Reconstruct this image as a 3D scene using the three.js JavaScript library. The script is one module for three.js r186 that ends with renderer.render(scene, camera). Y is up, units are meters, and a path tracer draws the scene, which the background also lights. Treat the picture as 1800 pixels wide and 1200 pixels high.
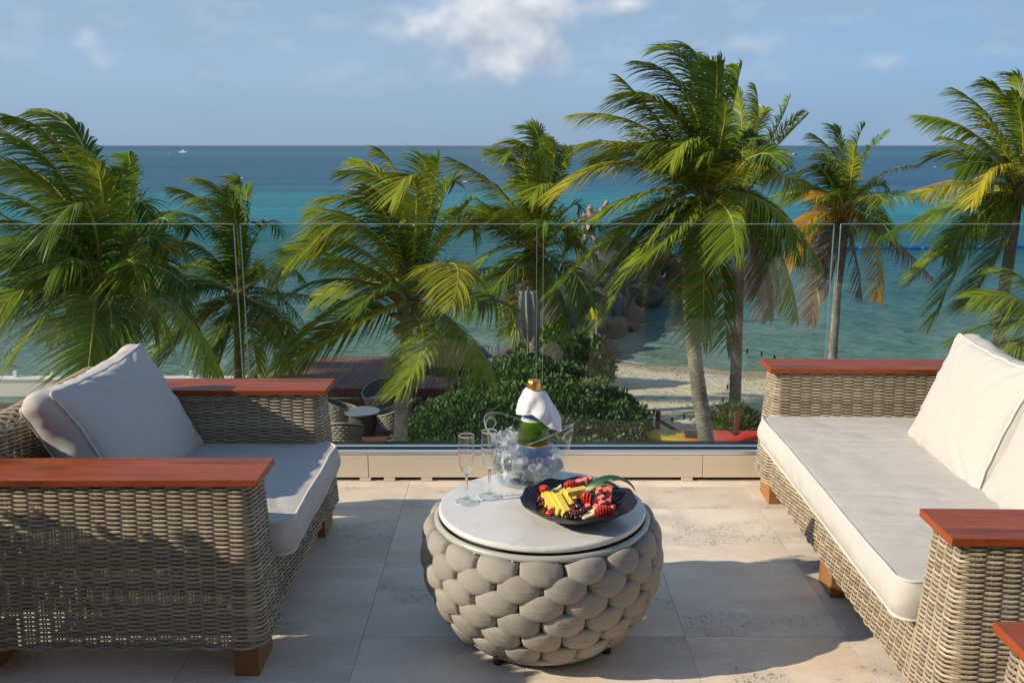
import * as THREE from 'three';
import { mergeGeometries, mergeVertices } from 'three/addons/utils/BufferGeometryUtils.js';
import { RoundedBoxGeometry } from 'three/addons/geometries/RoundedBoxGeometry.js';
import { MarchingCubes } from 'three/addons/objects/MarchingCubes.js';

// ---------------------------------------------------------------- camera, sky, sun, exposure
const scene = new THREE.Scene();
const PITCH = 11.8 * Math.PI / 180, EYE = 1.5, FOCAL = 1650;            // focal length in pixels of an 1800 px wide picture
const camera = new THREE.PerspectiveCamera(2 * Math.atan(600 / FOCAL) * 180 / Math.PI, 1800 / 1200, 0.05, 60000);
camera.position.set(0, EYE, 0);
camera.rotation.set(-PITCH, 0, 0);
scene.add(camera);
const renderer = new THREE.WebGLRenderer({ antialias: true });
renderer.setSize(1024, 682);
renderer.toneMapping = THREE.LinearToneMapping;
renderer.toneMappingExposure = 1.12;
renderer.shadowMap.enabled = true;
const SUN = new THREE.Vector3(-0.852, 0.485, 0.197).normalize();
const sun = new THREE.DirectionalLight(new THREE.Color(1.0, 0.87, 0.68), 5.0);
sun.position.copy(SUN).multiplyScalar(60);
sun.castShadow = true;
sun.shadow.radius = 1;
sun.shadow.mapSize.set(4096, 4096);
Object.assign(sun.shadow.camera, { left: -40, right: 40, top: 40, bottom: -40, near: 1, far: 160 });
scene.add(sun, sun.target);

// ---------------------------------------------------------------- random numbers and noise
function rng(seed) { let s = seed >>> 0; return () => { s = (s + 0x6d2b79f5) | 0; let t = Math.imul(s ^ (s >>> 15), 1 | s); t = (t + Math.imul(t ^ (t >>> 7), 61 | t)) ^ t; return ((t ^ (t >>> 14)) >>> 0) / 4294967296; }; }
function hash3(x, y, z) { let h = Math.imul(x, 374761393) ^ Math.imul(y, 668265263) ^ Math.imul(z, 2147483629 ^ 0x5bd1e995); h = Math.imul(h ^ (h >>> 13), 1274126177); h ^= h >>> 16; return (h >>> 0) / 4294967296; }
const smooth = (t) => t * t * (3 - 2 * t);
function noise2(x, y, p = 0, q = 0, seed = 0) {                         // value noise, repeating every p, q cells where given
  const xi = Math.floor(x), yi = Math.floor(y), fx = smooth(x - xi), fy = smooth(y - yi);
  const wx = (i) => (p ? ((i % p) + p) % p : i), wy = (i) => (q ? ((i % q) + q) % q : i);
  const x0 = wx(xi), x1 = wx(xi + 1), y0 = wy(yi), y1 = wy(yi + 1);
  const a = hash3(x0, y0, seed), b = hash3(x1, y0, seed), c = hash3(x0, y1, seed), d = hash3(x1, y1, seed);
  return a + (b - a) * fx + (c - a) * fy + (a - b - c + d) * fx * fy;
}
function noise3(x, y, z, seed = 0) {
  const zi = Math.floor(z), f = smooth(z - zi);
  return noise2(x, y, 0, 0, seed * 131 + zi) * (1 - f) + noise2(x, y, 0, 0, seed * 131 + zi + 1) * f;
}
function fbm2(x, y, p, q, oct = 4, seed = 0, gain = 0.5) { let s = 0, a = 0.5, n = 0; for (let o = 0; o < oct; o++) { s += a * noise2(x, y, p, q, seed + o * 17); n += a; x *= 2; y *= 2; p *= 2; q *= 2; a *= gain; } return s / n; }
function fbm3(x, y, z, oct = 4, seed = 0) { let s = 0, a = 0.5, n = 0; for (let o = 0; o < oct; o++) { s += a * noise3(x, y, z, seed + o * 7); n += a; x *= 2.03; y *= 2.03; z *= 2.03; a *= 0.5; } return s / n; }
const clamp = (x, a = 0, b = 1) => Math.min(b, Math.max(a, x));
const step = (a, b, x) => smooth(clamp((x - a) / (b - a)));
const lerp = (a, b, t) => a + (b - a) * t;
const mix3 = (a, b, t) => [lerp(a[0], b[0], t), lerp(a[1], b[1], t), lerp(a[2], b[2], t)];
const lin = (c) => c <= 0.04045 ? c / 12.92 : Math.pow((c + 0.055) / 1.055, 2.4);
const s8 = (r, g, b) => [lin(r / 255), lin(g / 255), lin(b / 255)];     // sRGB bytes to linear
const toS = (c) => 255 * (c <= 0.0031308 ? 12.92 * c : 1.055 * Math.pow(c, 1 / 2.4) - 0.055);

// ---------------------------------------------------------------- sky: a computed trade-wind sky with soft cumulus
{
  const W = 3072, H = 1536, data = new Float32Array(W * H * 4), K = 1 / 1.12;
  const D = Math.PI / 180, R = rng(11);
  const low = s8(150, 173, 198), mid = s8(159, 187, 216), high = s8(120, 161, 209), zen = s8(94, 114, 146), dark = s8(146, 167, 192), white = s8(242, 243, 247);
  // cumulus heaps: azimuth, elevation, half width, half height (degrees), strength
  const heaps = [[-1.0, 7.0, 2.6, 2.7, 1.7], [1.0, 5.9, 2.0, 1.5, 1.2], [-5.4, 6.8, 2.0, 1.2, 0.34], [-0.5, 4.2, 5.5, 1.3, 0.4], [6.4, 7.7, 1.9, 0.65, 0.8], [2.6, 7.8, 2.4, 1.6, 0.6], [-23.6, 5.5, 1.1, 1.0, 0.42], [-22.6, 4.3, 1.0, 0.8, 0.36], [-9.2, 4.3, 1.8, 0.7, 0.25], [14.5, 5.6, 3.8, 0.9, 0.34], [21, 4.4, 3.5, 0.8, 0.3], [-6, 6.3, 3, 1.2, 0.3], [24, 6.8, 3, 0.8, 0.24]];
  for (let i = 0; i < 70; i++) { const az = 32 + R() * 296, w = 2 + R() * 5; heaps.push([az > 180 ? az - 360 : az, 3 + R() * 9, w, w * (0.3 + R() * 0.2), 0.4 + R() * 0.6]); }
  for (let i = 0; i < 60; i++) { const w = 6 + R() * 10; heaps.push([-180 + R() * 360, 14 + R() * 44, w, w * 0.42, 0.3 + R() * 0.5]); }
  const groups = Array.from({ length: 72 }, () => []);                   // heaps that matter to each 5 degree slice
  for (const h of heaps) for (let s = 0; s < 72; s++) { const d = Math.abs(((h[0] - (s * 5 - 177.5) + 540) % 360) - 180); if (d < h[2] * 2.6 + 3) groups[s].push(h); }
  for (let j = 0; j < H; j++) for (let i = 0; i < W; i++) {
    const v = (j + 0.5) / H, u = (i + 0.5) / W, el = (v - 0.5) * 180;
    let az = (u - 0.25) * 360; if (az > 180) az -= 360;
    const o = (j * W + i) * 4;
    let c;
    if (el < -0.5) c = low;
    else {
      const e = Math.max(el, 0), sunward = 0.5 - 0.5 * Math.sin((az + 10) * D);
      c = mix3(low, mid, step(0, 5, e)); c = mix3(c, high, step(4, 20, e) * (1 - 0.45 * sunward * (1 - step(10, 30, e)))); c = mix3(c, zen, step(18, 70, e));
      c = mix3(c, [c[0] * 0.82, c[1] * 0.945, c[2] * 1.03], clamp((az + 10) / 40) * (1 - clamp((az - 60) / 60)));
      if (e < 62) {
        const x = az * 0.35, y = e * 0.55;
        const veil = fbm2(x * 0.5 + 40, y * 0.9 + 3, 0, 0, 5, 5), puff = fbm2(x * 1.3 + 11, y * 1.9 + 7, 0, 0, 5, 57);
        c = mix3(c, mix3(mid, dark, 0.45), step(0.4, 0.7, veil) * 0.55 * (1 - step(20, 45, e)));
        c = mix3(c, s8(196, 208, 224), step(0.52, 0.78, puff) * step(0.4, 0.62, veil + 0.08) * 0.26 * step(2.2, 4.5, e) * (1 - step(30, 50, e)));
        let d = 0, top = 0;
        for (const h of groups[Math.min(71, Math.floor((az + 180) / 5))]) {
          const dx = (((az - h[0] + 540) % 360) - 180) / h[2], dy = (e - h[1]) / h[3];
          const g = Math.exp(-(dx * dx + dy * dy * (dy < 0 ? 1.7 : 1)) * 1.1) * h[4];
          d += g; top += g * clamp(0.62 + 0.42 * dy - 0.16 * dx);
        }
        if (d > 0.02) {
          const n = fbm2(az * 0.62 + 9, e * 0.85 + 30, 0, 0, 6, 21, 0.56), n2 = fbm2(az * 0.9 + 70, e * 1.1, 0, 0, 5, 33);
          const cover = step(0.04, 0.86, d * (0.45 + 1.05 * n) - 0.05);
          const shine = clamp(top / d * 1.15 + (n - 0.5) * 0.8 + (n2 - 0.5) * 0.65 - 0.1);
          c = mix3(c, mix3(dark, white, shine), cover * 0.93);
        }
      }
      const glow = Math.max(0, Math.cos(el * D) * (Math.sin(az * D) * SUN.x - Math.cos(az * D) * SUN.z) + Math.sin(el * D) * SUN.y);
      const gl = 1 + 0.55 * Math.pow(glow, 6) + 1.2 * Math.pow(glow, 40);
      c = [c[0] * gl, c[1] * gl, c[2] * gl];
    }
    data[o] = c[0] * K; data[o + 1] = c[1] * K; data[o + 2] = c[2] * K; data[o + 3] = 1;
  }
  const t = new THREE.DataTexture(data, W, H, THREE.RGBAFormat, THREE.FloatType);
  t.mapping = THREE.EquirectangularReflectionMapping;
  t.magFilter = t.minFilter = THREE.LinearFilter;
  t.needsUpdate = true;
  scene.background = t;
  scene.environment = t;
}

// ---------------------------------------------------------------- where a line of sight meets a depth or a height
const V = (x, y, z) => new THREE.Vector3(x, y, z);
function ray(px, py) { const a = (px - 900) / FOCAL, b = (600 - py) / FOCAL; return V(a, -Math.sin(PITCH) + b * Math.cos(PITCH), -Math.cos(PITCH) - b * Math.sin(PITCH)); }
function at(px, py, Z) { const d = ray(px, py), t = -Z / d.z; return V(d.x * t, EYE + d.y * t, -Z); }
function onY(px, py, y) { const d = ray(px, py), t = (y - EYE) / d.y; return V(d.x * t, y, d.z * t); }

// ---------------------------------------------------------------- names, tags, parts
const taken = new Map();
function numbered(name) { const n = taken.get(name) ?? 0; taken.set(name, n + 1); return n ? name + '_' + String(n).padStart(3, '0') : name; }
function tag(o, label, category, group) { o.userData.label = label; o.userData.category = category; if (group) o.userData.group = group; return o; }
function thing(name, label, category, pos = [0, 0, 0], group) { const o = new THREE.Group(); o.name = numbered(name); o.position.set(...pos); scene.add(o); return tag(o, label, category, group); }
function mesh(name, geo, mat, parent) { const m = new THREE.Mesh(geo, mat); m.name = parent ? name : numbered(name); m.castShadow = m.receiveShadow = true; (parent ?? scene).add(m); return m; }
function solo(name, geo, mat, label, category, group) { return tag(mesh(name, geo, mat), label, category, group); }
function struct(name, geo, mat) { const m = mesh(name, geo, mat); m.userData.kind = 'structure'; return m; }
function stuffed(m) { m.userData.kind = 'stuff'; return m; }

// ---------------------------------------------------------------- geometry helpers
class Builder {
  constructor(color = false) { this.p = []; this.n = []; this.u = []; this.c = color ? [] : null; this.i = []; }
  v(p, n, u, w, c) { this.p.push(p.x, p.y, p.z); if (n) this.n.push(n.x, n.y, n.z); this.u.push(u, w); if (this.c) this.c.push(c[0], c[1], c[2]); return this.p.length / 3 - 1; }
  tri(a, b, c) { this.i.push(a, b, c); }
  quad(a, b, c, d) { this.i.push(a, b, c, a, c, d); }
  // a tube through points; side gives the first cross axis; ra, rb the half widths along side and along the other axis
  tube(pts, side, ra, rb, seg = 6, color = null, uvk = 1) {
    const N = pts.length, base = this.p.length / 3, T = V(), S = V(), B = V(), P = V(), Q = V();
    let len = 0;
    for (let k = 0; k < N; k++) {
      T.subVectors(pts[Math.min(k + 1, N - 1)], pts[Math.max(k - 1, 0)]).normalize();
      S.copy(typeof side === 'function' ? side(k, T) : side); S.addScaledVector(T, -S.dot(T)).normalize();
      B.crossVectors(T, S);
      if (k) len += pts[k].distanceTo(pts[k - 1]);
      const a = typeof ra === 'function' ? ra(k / (N - 1)) : ra, b = typeof rb === 'function' ? rb(k / (N - 1)) : rb;
      for (let s = 0; s <= seg; s++) {
        const f = s / seg * Math.PI * 2, cs = Math.cos(f), sn = Math.sin(f);
        P.copy(pts[k]).addScaledVector(S, cs * a).addScaledVector(B, sn * b);
        Q.set(0, 0, 0).addScaledVector(S, cs / Math.max(a, 1e-5)).addScaledVector(B, sn / Math.max(b, 1e-5)).normalize();
        this.v(P, Q, s / seg * uvk * 2 * Math.PI * Math.max(a, b), len * uvk, color ? (typeof color === 'function' ? color(k / (N - 1)) : color) : null);
      }
    }
    for (let k = 0; k < N - 1; k++) for (let s = 0; s < seg; s++) { const a = base + k * (seg + 1) + s; this.quad(a, a + 1, a + seg + 2, a + seg + 1); }
    return this;
  }
  build(normals = false) {
    const g = new THREE.BufferGeometry();
    g.setAttribute('position', new THREE.Float32BufferAttribute(this.p, 3));
    g.setAttribute('uv', new THREE.Float32BufferAttribute(this.u, 2));
    if (this.c) g.setAttribute('color', new THREE.Float32BufferAttribute(this.c, 3));
    g.setIndex(this.p.length / 3 > 65000 ? new THREE.Uint32BufferAttribute(this.i, 1) : new THREE.Uint16BufferAttribute(this.i, 1));
    if (this.n.length === this.p.length && !normals) g.setAttribute('normal', new THREE.Float32BufferAttribute(this.n, 3)); else g.computeVertexNormals();
    return g;
  }
}
const curve = (pts, n) => new THREE.CatmullRomCurve3(pts, false, 'centripetal').getPoints(n);
function tubeGeo(pts, r, seg = 8, n = 0, uvk = 1) { const b = new Builder(); const q = n ? curve(pts, n) : pts; const d = V().subVectors(q[q.length - 1], q[0]); b.tube(q, Math.abs(d.y) > Math.hypot(d.x, d.z) ? V(1, 0, 0.3) : V(0, 1, 0), r, r, seg, null, uvk); return b.build(); }
function boxUV(g, k = 1) {                                              // uv in metres from the side each face looks to
  const p = g.attributes.position, n = g.attributes.normal, u = new Float32Array(p.count * 2);
  for (let i = 0; i < p.count; i++) {
    const ax = Math.abs(n.getX(i)), ay = Math.abs(n.getY(i)), az = Math.abs(n.getZ(i));
    if (ay >= ax && ay >= az) { u[2 * i] = p.getX(i) * k; u[2 * i + 1] = p.getZ(i) * k; }
    else if (ax >= az) { u[2 * i] = p.getZ(i) * k; u[2 * i + 1] = p.getY(i) * k; }
    else { u[2 * i] = p.getX(i) * k; u[2 * i + 1] = p.getY(i) * k; }
  }
  g.setAttribute('uv', new THREE.BufferAttribute(u, 2));
  return g;
}
function box(w, h, d, r = 0, x = 0, y = 0, z = 0, seg = 2) { const g = r ? new RoundedBoxGeometry(w, h, d, seg, r) : new THREE.BoxGeometry(w, h, d); boxUV(g); g.translate(x, y, z); return g; }
const plain = (g) => { const h = g.index ? g.toNonIndexed() : g; for (const k of Object.keys(h.attributes)) if (!['position', 'normal', 'uv'].includes(k)) h.deleteAttribute(k); return h; };
const merge = (list) => mergeGeometries(list.map(plain));
function grid(nu, nv, f, color = false, flip = false) {                 // f(u, v, i, j) -> [Vector3, u, v, colour]
  const b = new Builder(color);
  for (let j = 0; j <= nv; j++) for (let i = 0; i <= nu; i++) { const r = f(i / nu, j / nv, i, j); b.v(r[0], null, r[1] ?? i / nu, r[2] ?? j / nv, r[3]); }
  for (let j = 0; j < nv; j++) for (let i = 0; i < nu; i++) { const a = j * (nu + 1) + i; if (flip) b.quad(a, a + nu + 1, a + nu + 2, a + 1); else b.quad(a, a + 1, a + nu + 2, a + nu + 1); }
  return b.build(true);
}

// ---------------------------------------------------------------- textures and materials
function tex(w, h, f, srgb = true, rx = 1, ry = 1) {                    // f(u, v) -> linear colour or grey
  const d = new Uint8Array(w * h * 4);
  for (let j = 0; j < h; j++) for (let i = 0; i < w; i++) {
    const c = f(i / w, j / h), o = (j * w + i) * 4;
    if (typeof c === 'number') d[o] = d[o + 1] = d[o + 2] = clamp(c) * 255;
    else for (let k = 0; k < 3; k++) d[o + k] = clamp(srgb ? toS(clamp(c[k])) : 255 * c[k], 0, 255);
    d[o + 3] = 255;
  }
  const t = new THREE.DataTexture(d, w, h);
  t.wrapS = t.wrapT = THREE.RepeatWrapping; t.magFilter = THREE.LinearFilter; t.minFilter = THREE.LinearMipmapLinearFilter; t.generateMipmaps = true;
  if (srgb) t.colorSpace = THREE.SRGBColorSpace;
  t.repeat.set(rx, ry); t.needsUpdate = true;
  return t;
}
const rgb = (r, g, b) => new THREE.Color().setRGB(r, g, b);
const std = (o) => new THREE.MeshStandardMaterial({ side: THREE.DoubleSide, ...o });
const phy = (o) => new THREE.MeshPhysicalMaterial({ side: THREE.DoubleSide, ...o });

// ---------------------------------------------------------------- surfaces of the terrace
const pitMask = (u, v) => {                                             // clusters of small holes, elongated along the bed of the stone
  const cl = step(0.5, 0.74, fbm2(u * 5, v * 7, 5, 7, 4, 301));
  const a = noise2(u * 170, v * 250, 170, 250, 311), b = noise2(u * 80, v * 120, 80, 120, 317), c = noise2(u * 300, v * 340, 300, 340, 331);
  return clamp(step(0.72, 0.9, a * 0.5 + b * 0.5 + cl * 0.16 - 0.06) * (0.3 + 0.6 * cl) + step(0.86, 0.97, c) * cl * 0.6);
};
const travMap = tex(1536, 1536, (u, v) => {
  const band = fbm2(u * 4, v * 14, 4, 14, 5, 71), cloud = fbm2(u * 5, v * 5, 5, 5, 4, 73), fine = noise2(u * 260, v * 320, 260, 320, 79), grey = step(0.5, 0.74, fbm2(u * 5, v * 7, 5, 7, 4, 301));
  let c = mix3([0.65, 0.555, 0.455], [0.82, 0.73, 0.62], step(0.25, 0.75, band * 0.55 + cloud * 0.45));
  c = mix3(c, [0.52, 0.48, 0.425], grey * 0.5);
  c = mix3(c, [0.62, 0.46, 0.32], step(0.6, 0.85, fbm2(u * 9, v * 16, 9, 16, 3, 91)) * 0.3);
  const k = 0.93 + 0.14 * fine, p = pitMask(u, v);
  return mix3([c[0] * k, c[1] * k, c[2] * k], [0.10, 0.085, 0.07], p * 0.6);
});
const travBump = tex(1536, 1536, (u, v) => 0.8 + 0.2 * noise2(u * 200, v * 260, 200, 260, 79) * 0.3 - 0.75 * pitMask(u, v), false);
const trav = [[1, 1, 1], [0.93, 0.91, 0.89], [0.98, 0.94, 0.88], [0.88, 0.87, 0.86]].map((c) => std({ color: rgb(...c), map: travMap, roughness: 0.62, bumpMap: travBump, bumpScale: 0.0022 }));
const facade = std({ color: rgb(0.4, 0.37, 0.33), roughness: 0.9 });
const renderWhite = std({ color: rgb(0.72, 0.69, 0.63), roughness: 0.85, bumpMap: tex(256, 256, (u, v) => fbm2(u * 40, v * 40, 40, 40, 3, 5), false, 1, 1), bumpScale: 0.002 });

// floor: one slab, with single tiles where the camera looks
{
  const slab = struct('terrace_floor', merge([box(16, 0.26, 7.36, 0, 0, -0.16, -0.38)]), std({ color: rgb(0.5, 0.44, 0.36), roughness: 0.95 }));
  const rest = mesh('paving', merge([box(16, 0.02, 3.85, 0, 0, -0.012, 1.37), box(4.9, 0.02, 3.5, 0, -5.45, -0.012, -2.31), box(4.9, 0.02, 3.5, 0, 5.45, -0.012, -2.31)]), trav[0], slab);
  const R = rng(5), X0 = -0.466 - 5 * 0.5033, shapes = [];
  for (let k = 0; k < 14; k++) {
    const g = new RoundedBoxGeometry(0.5024, 0.03, 0.5245, 1, 0.0011); boxUV(g);
    const uv = g.attributes.uv, du = R(), dv = R(), f = k % 2 ? -1 : 1;
    for (let i = 0; i < uv.count; i++) uv.setXY(i, uv.getX(i) * f + du, uv.getY(i) * f + dv);
    shapes.push(g);
  }
  const half = new RoundedBoxGeometry(0.5024, 0.03, 0.2592, 1, 0.0011), strip = new RoundedBoxGeometry(0.5024, 0.03, 0.0992, 1, 0.0011);
  boxUV(half); boxUV(strip);
  for (let r = -1; r < 6; r++) for (let c = 0; c < 11; c++) {
    const x = X0 + (c + 0.5) * 0.5033 + (R() - 0.5) * 0.0006, y = -0.015 + (R() - 0.5) * 0.0008;
    if (r < 0) { mesh('tile', half, trav[Math.floor(R() * 4)], slab).position.set(x, y, -3.861); mesh('tile', strip, trav[Math.floor(R() * 4)], slab).position.set(x, y, -4.0405); continue; }
    const z = -3.731 + (r + 0.5) * 0.5254;
    mesh('tile', shapes[Math.floor(R() * 14)], trav[Math.floor(R() * R() * 4)], slab).position.set(x, y, z);
  }
}
// kerb with cladding panels, base channel and glass
const clad = std({ color: rgb(0.7, 0.6, 0.48), roughness: 0.45 });
const alu = std({ color: rgb(0.8, 0.81, 0.82), metalness: 0.85, roughness: 0.34 });
const blackGap = std({ color: rgb(0.02, 0.02, 0.02), roughness: 0.9 });
{
  const kerb = thing('low_kerb_wall', 'low beige panelled kerb under the glass panels at the terrace edge', 'kerb', [0, 0, -4.09]);
  mesh('core', box(12, 0.2165, 0.2, 0, 0, 0.00825, -0.105), blackGap, kerb);
  const R = rng(3), edges = [-5.1, -3.9, -2.42, -0.655, 0.87, 2.9, 5.4];
  for (let k = 0; k < edges.length - 1; k++) { const w = edges[k + 1] - edges[k]; const p = mesh('cladding_panel', box(w - 0.003, 0.102, 0.022, 0.0012, 0, 0, 0), clad, kerb); p.position.set((edges[k] + edges[k + 1]) / 2, 0.068, 0.013 + (R() - 0.5) * 0.0016); }
  for (const x of [-0.67, -0.56, -0.39, 0.43, 0.8, 1.9, -1.6, -2.6]) mesh('spacer', box(0.05, 0.014, 0.02, 0, x, 0.0085, 0.016), clad, kerb);
}
const GLASS_X = [-3.9, -2.53, -1.204, 0.1235, 1.425, 2.75, 4.08];
const paneMat = phy({ color: rgb(0.86, 0.91, 0.89), transmission: 1, thickness: 0, roughness: 0, ior: 1.36 });
const edgeMat = phy({ color: rgb(0.36, 0.5, 0.47), roughness: 0.3, transmission: 0.5, thickness: 0, clearcoat: 0.4, clearcoatRoughness: 0.1 });
{
  const rail = thing('glass_balustrade', 'frameless glass balustrade with open joints along the terrace edge', 'balustrade', [0, 0.119, -4.13]);
  mesh('base_channel', merge([box(12, 0.016, 0.034, 0.002, 0, 0.011, 0.043), box(12, 0.016, 0.034, 0.002, 0, 0.011, -0.03)]), alu, rail);
  mesh('gasket', merge([box(12, 0.011, 0.008, 0, 0, 0.0155, 0.0175), box(12, 0.011, 0.008, 0, 0, 0.0155, -0.0045)]), blackGap, rail);
  for (let k = 0; k < GLASS_X.length - 1; k++) {
    const a = GLASS_X[k] + 0.0155, b = GLASS_X[k + 1] - 0.0155, w = b - a, h = 1.037, p = mesh('glass_panel', merge([new THREE.PlaneGeometry(w, h).translate(0, 0, 0.006), new THREE.PlaneGeometry(w, h).rotateY(Math.PI).translate(0, 0, -0.006)]), paneMat, rail);
    p.position.set((a + b) / 2, 0.006 + h / 2, 0.0065);
    mesh('polished_edge', merge([box(w, 0.002, 0.0125, 0, 0, h / 2 + 0.0013, 0), box(0.002, h, 0.0125, 0, -w / 2 - 0.0011, 0, 0), box(0.002, h, 0.0125, 0, w / 2 + 0.0011, 0, 0)]), edgeMat, p);
  }
}
// the hotel front behind the camera (seen only as a faint mirror image in the glass), and the storey that carries the terrace
{
  const b = thing('hotel_front', 'pale hotel front with glass sliding doors behind the terrace seating', 'building', [0, 0, 3.3]);
  mesh('wall', merge([box(4.2, 3.3, 0.3, 0, -5.9, 1.65, 0.15), box(4.2, 3.3, 0.3, 0, 5.9, 1.65, 0.15), box(7.6, 0.7, 0.3, 0, 0, 2.95, 0.15)]), facade, b);
  mesh('back_wall', box(16, 3.3, 0.2, 0, 0, 1.65, 4.2), facade, b);
  mesh('roof', box(16.4, 0.3, 6.3, 0, 0, 3.452, 1.35), facade, b);
  mesh('side_wing', box(0.25, 3.29, 3.2, 0, -5.2, 1.65, -1.61), facade, b);
  for (const x of [-7.9, 7.9]) mesh('side_wall', box(0.2, 3.3, 3.8, 0, x, 1.65, 2.202), facade, b);
  mesh('inner_floor', box(15.6, 0.02, 3.79, 0, 0, 0.004, 2.2), std({ color: rgb(0.4, 0.34, 0.27), roughness: 0.5 }), b);
  for (let k = 0; k < 4; k++) {
    const d = mesh('sliding_door', merge([box(0.06, 2.6, 0.06, 0, -0.92, 1.3, 0), box(0.06, 2.6, 0.06, 0, 0.92, 1.3, 0), box(1.78, 0.06, 0.06, 0, 0, 0.03, 0), box(1.78, 0.06, 0.06, 0, 0, 2.57, 0)]), alu, b);
    d.position.set(-2.85 + k * 1.9, 0, 0.1 + (k % 2) * 0.07);
    mesh('pane', new THREE.PlaneGeometry(1.78, 2.48).translate(0, 1.3, 0), paneMat, d);
  }
  const low = thing('lower_storey', 'rendered lower storey of the hotel that carries the terrace', 'building', [0, -5.2, 0]);
  mesh('wall', box(15.6, 4.9, 11.3, 0, 0, 2.45, 1.6), renderWhite, low);
}

// ---------------------------------------------------------------- sea and beach
const SAND_Y = -5, SEA_Y = -5.5;
const shoreZ = (x) => lerp(24.6, lerp(30.2, 27.2, step(3.4, 12, x)), step(-3.5, 1.5, x)) + 0.35 * Math.sin(x * 0.9) + 0.16 * Math.sin(x * 2.3 + 1);
{
  const sandTex = tex(1024, 1024, (u, v) => {
    const n = fbm2(u * 10, v * 10, 10, 10, 5, 401), g = noise2(u * 300, v * 300, 300, 300, 409);
    const c = mix3([0.62, 0.505, 0.37], [0.75, 0.63, 0.475], n), k = 0.9 + 0.2 * g;
    return [c[0] * k, c[1] * k, c[2] * k];
  }, true, 1 / 5, 1 / 5);
  const feet = []; { const R = rng(77); for (let i = 0; i < 260; i++) feet.push([R(), R(), R() * 6.28, 0.014 + R() * 0.012]); }
  const cells = new Map();
  for (const f of feet) for (let a = -1; a <= 1; a++) for (let b = -1; b <= 1; b++) { const k = ((Math.floor(f[0] * 24) + a + 24) % 24) * 24 + (Math.floor(f[1] * 24) + b + 24) % 24; if (!cells.has(k)) cells.set(k, []); cells.get(k).push(f); }
  const sandBump = tex(1024, 1024, (u, v) => {
    let h = 0.55 + 0.32 * (fbm2(u * 16, v * 16, 16, 16, 4, 421) - 0.5);
    for (const f of cells.get(Math.floor(u * 24) * 24 + Math.floor(v * 24)) ?? []) {
      let dx = u - f[0], dy = v - f[1]; dx -= Math.round(dx); dy -= Math.round(dy);
      const c = Math.cos(f[2]), s = Math.sin(f[2]), a = (dx * c + dy * s) / f[3], b = (dy * c - dx * s) / f[3] / 0.5, r = a * a + b * b;
      h += r < 1 ? -0.42 * (1 - r) : r < 2.6 ? 0.14 * (1 - (r - 1) / 1.6) : 0;
    }
    return h;
  }, false, 1 / 5, 1 / 5);
  const sandMat = std({ vertexColors: true, map: sandTex, roughness: 0.95, bumpMap: sandBump, bumpScale: 0.11 });
  const xs = [], zs = [];
  for (let x = -300; x < -40; x += 20) xs.push(x); for (let x = -40; x < -4; x += 1.5) xs.push(x); for (let x = -4; x < 18; x += 0.22) xs.push(x); for (let x = 18; x < 60; x += 2) xs.push(x); for (let x = 60; x <= 320; x += 20) xs.push(x);
  for (let z = -300; z < 0; z += 25) zs.push(z); for (let z = 0; z < 16; z += 1) zs.push(z); for (let z = 16; z < 33; z += 0.2) zs.push(z); for (let z = 33; z < 60; z += 3) zs.push(z); zs.push(80, 140);
  struct('beach', grid(xs.length - 1, zs.length - 1, (u, v, i, j) => {
    const x = xs[i], z = zs[j], d = shoreZ(x) - z, y = SEA_Y + clamp(d * 0.085, -6, 0.5) + (d > 0 ? 0.03 * (fbm2(x * 0.7, z * 0.7, 0, 0, 3, 7) - 0.5) * Math.min(1, d) : 0);
    const wet = 1 - step(0.9, 1.5, d + 0.7 * (noise2(x * 0.8, 3, 0, 0, 9) - 0.5) + 0.25 * (noise2(x * 4, z * 4, 0, 0, 19) - 0.5));
    const weed = step(0.62, 0.75, fbm2(x * 2.5, z * 9, 0, 0, 3, 41)) * (1 - Math.min(1, Math.abs(d - 2.0 - 0.4 * Math.sin(x * 0.7)) / 0.22));
    const c = mix3(mix3([1, 1, 1], [0.56, 0.52, 0.47], wet), [0.3, 0.24, 0.18], Math.max(0, weed) * 0.8);
    return [V(x, y, -z), x, z, c];
  }, true), sandMat);

  const waves = (u, v, seed) => {
    const a = fbm2(u * 9 + 0.35 * Math.sin(v * Math.PI * 2 * 3), v * 26, 9, 26, 4, seed, 0.55), b = fbm2(u * 5, v * 11, 5, 11, 3, seed + 50);
    return clamp(0.5 + 0.75 * (1 - Math.abs(2 * a - 1) - 0.72) + 0.7 * (b - 0.5));
  };
  const seaBump = tex(1024, 1024, (u, v) => waves(u, v, 500), false, 1 / 17, 1 / 17);
  const seaTint = tex(1024, 1024, (u, v) => { const n = fbm2(u * 6, v * 22, 6, 22, 5, 611), m = fbm2(u * 20, v * 60, 20, 60, 3, 613), k = 0.72 + 0.42 * n + 0.2 * (m - 0.5); return [k * 0.98, k, k * (1.02 - 0.06 * n)]; }, false, 1 / 90, 1 / 90);
  const bands = [[20, [0.22, 0.25, 0.17]], [30, [0.19, 0.25, 0.2]], [36, [0.14, 0.235, 0.205]], [46, [0.075, 0.18, 0.19]], [60, [0.045, 0.155, 0.19]], [78, [0.018, 0.145, 0.18]], [100, [0.012, 0.19, 0.225]], [128, [0.012, 0.175, 0.22]], [165, [0.014, 0.105, 0.175]], [300, [0.015, 0.085, 0.155]], [520, [0.015, 0.09, 0.155]], [800, [0.016, 0.135, 0.19]], [1300, [0.016, 0.105, 0.16]], [2400, [0.016, 0.065, 0.12]], [30000, [0.018, 0.055, 0.105]]];
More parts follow.
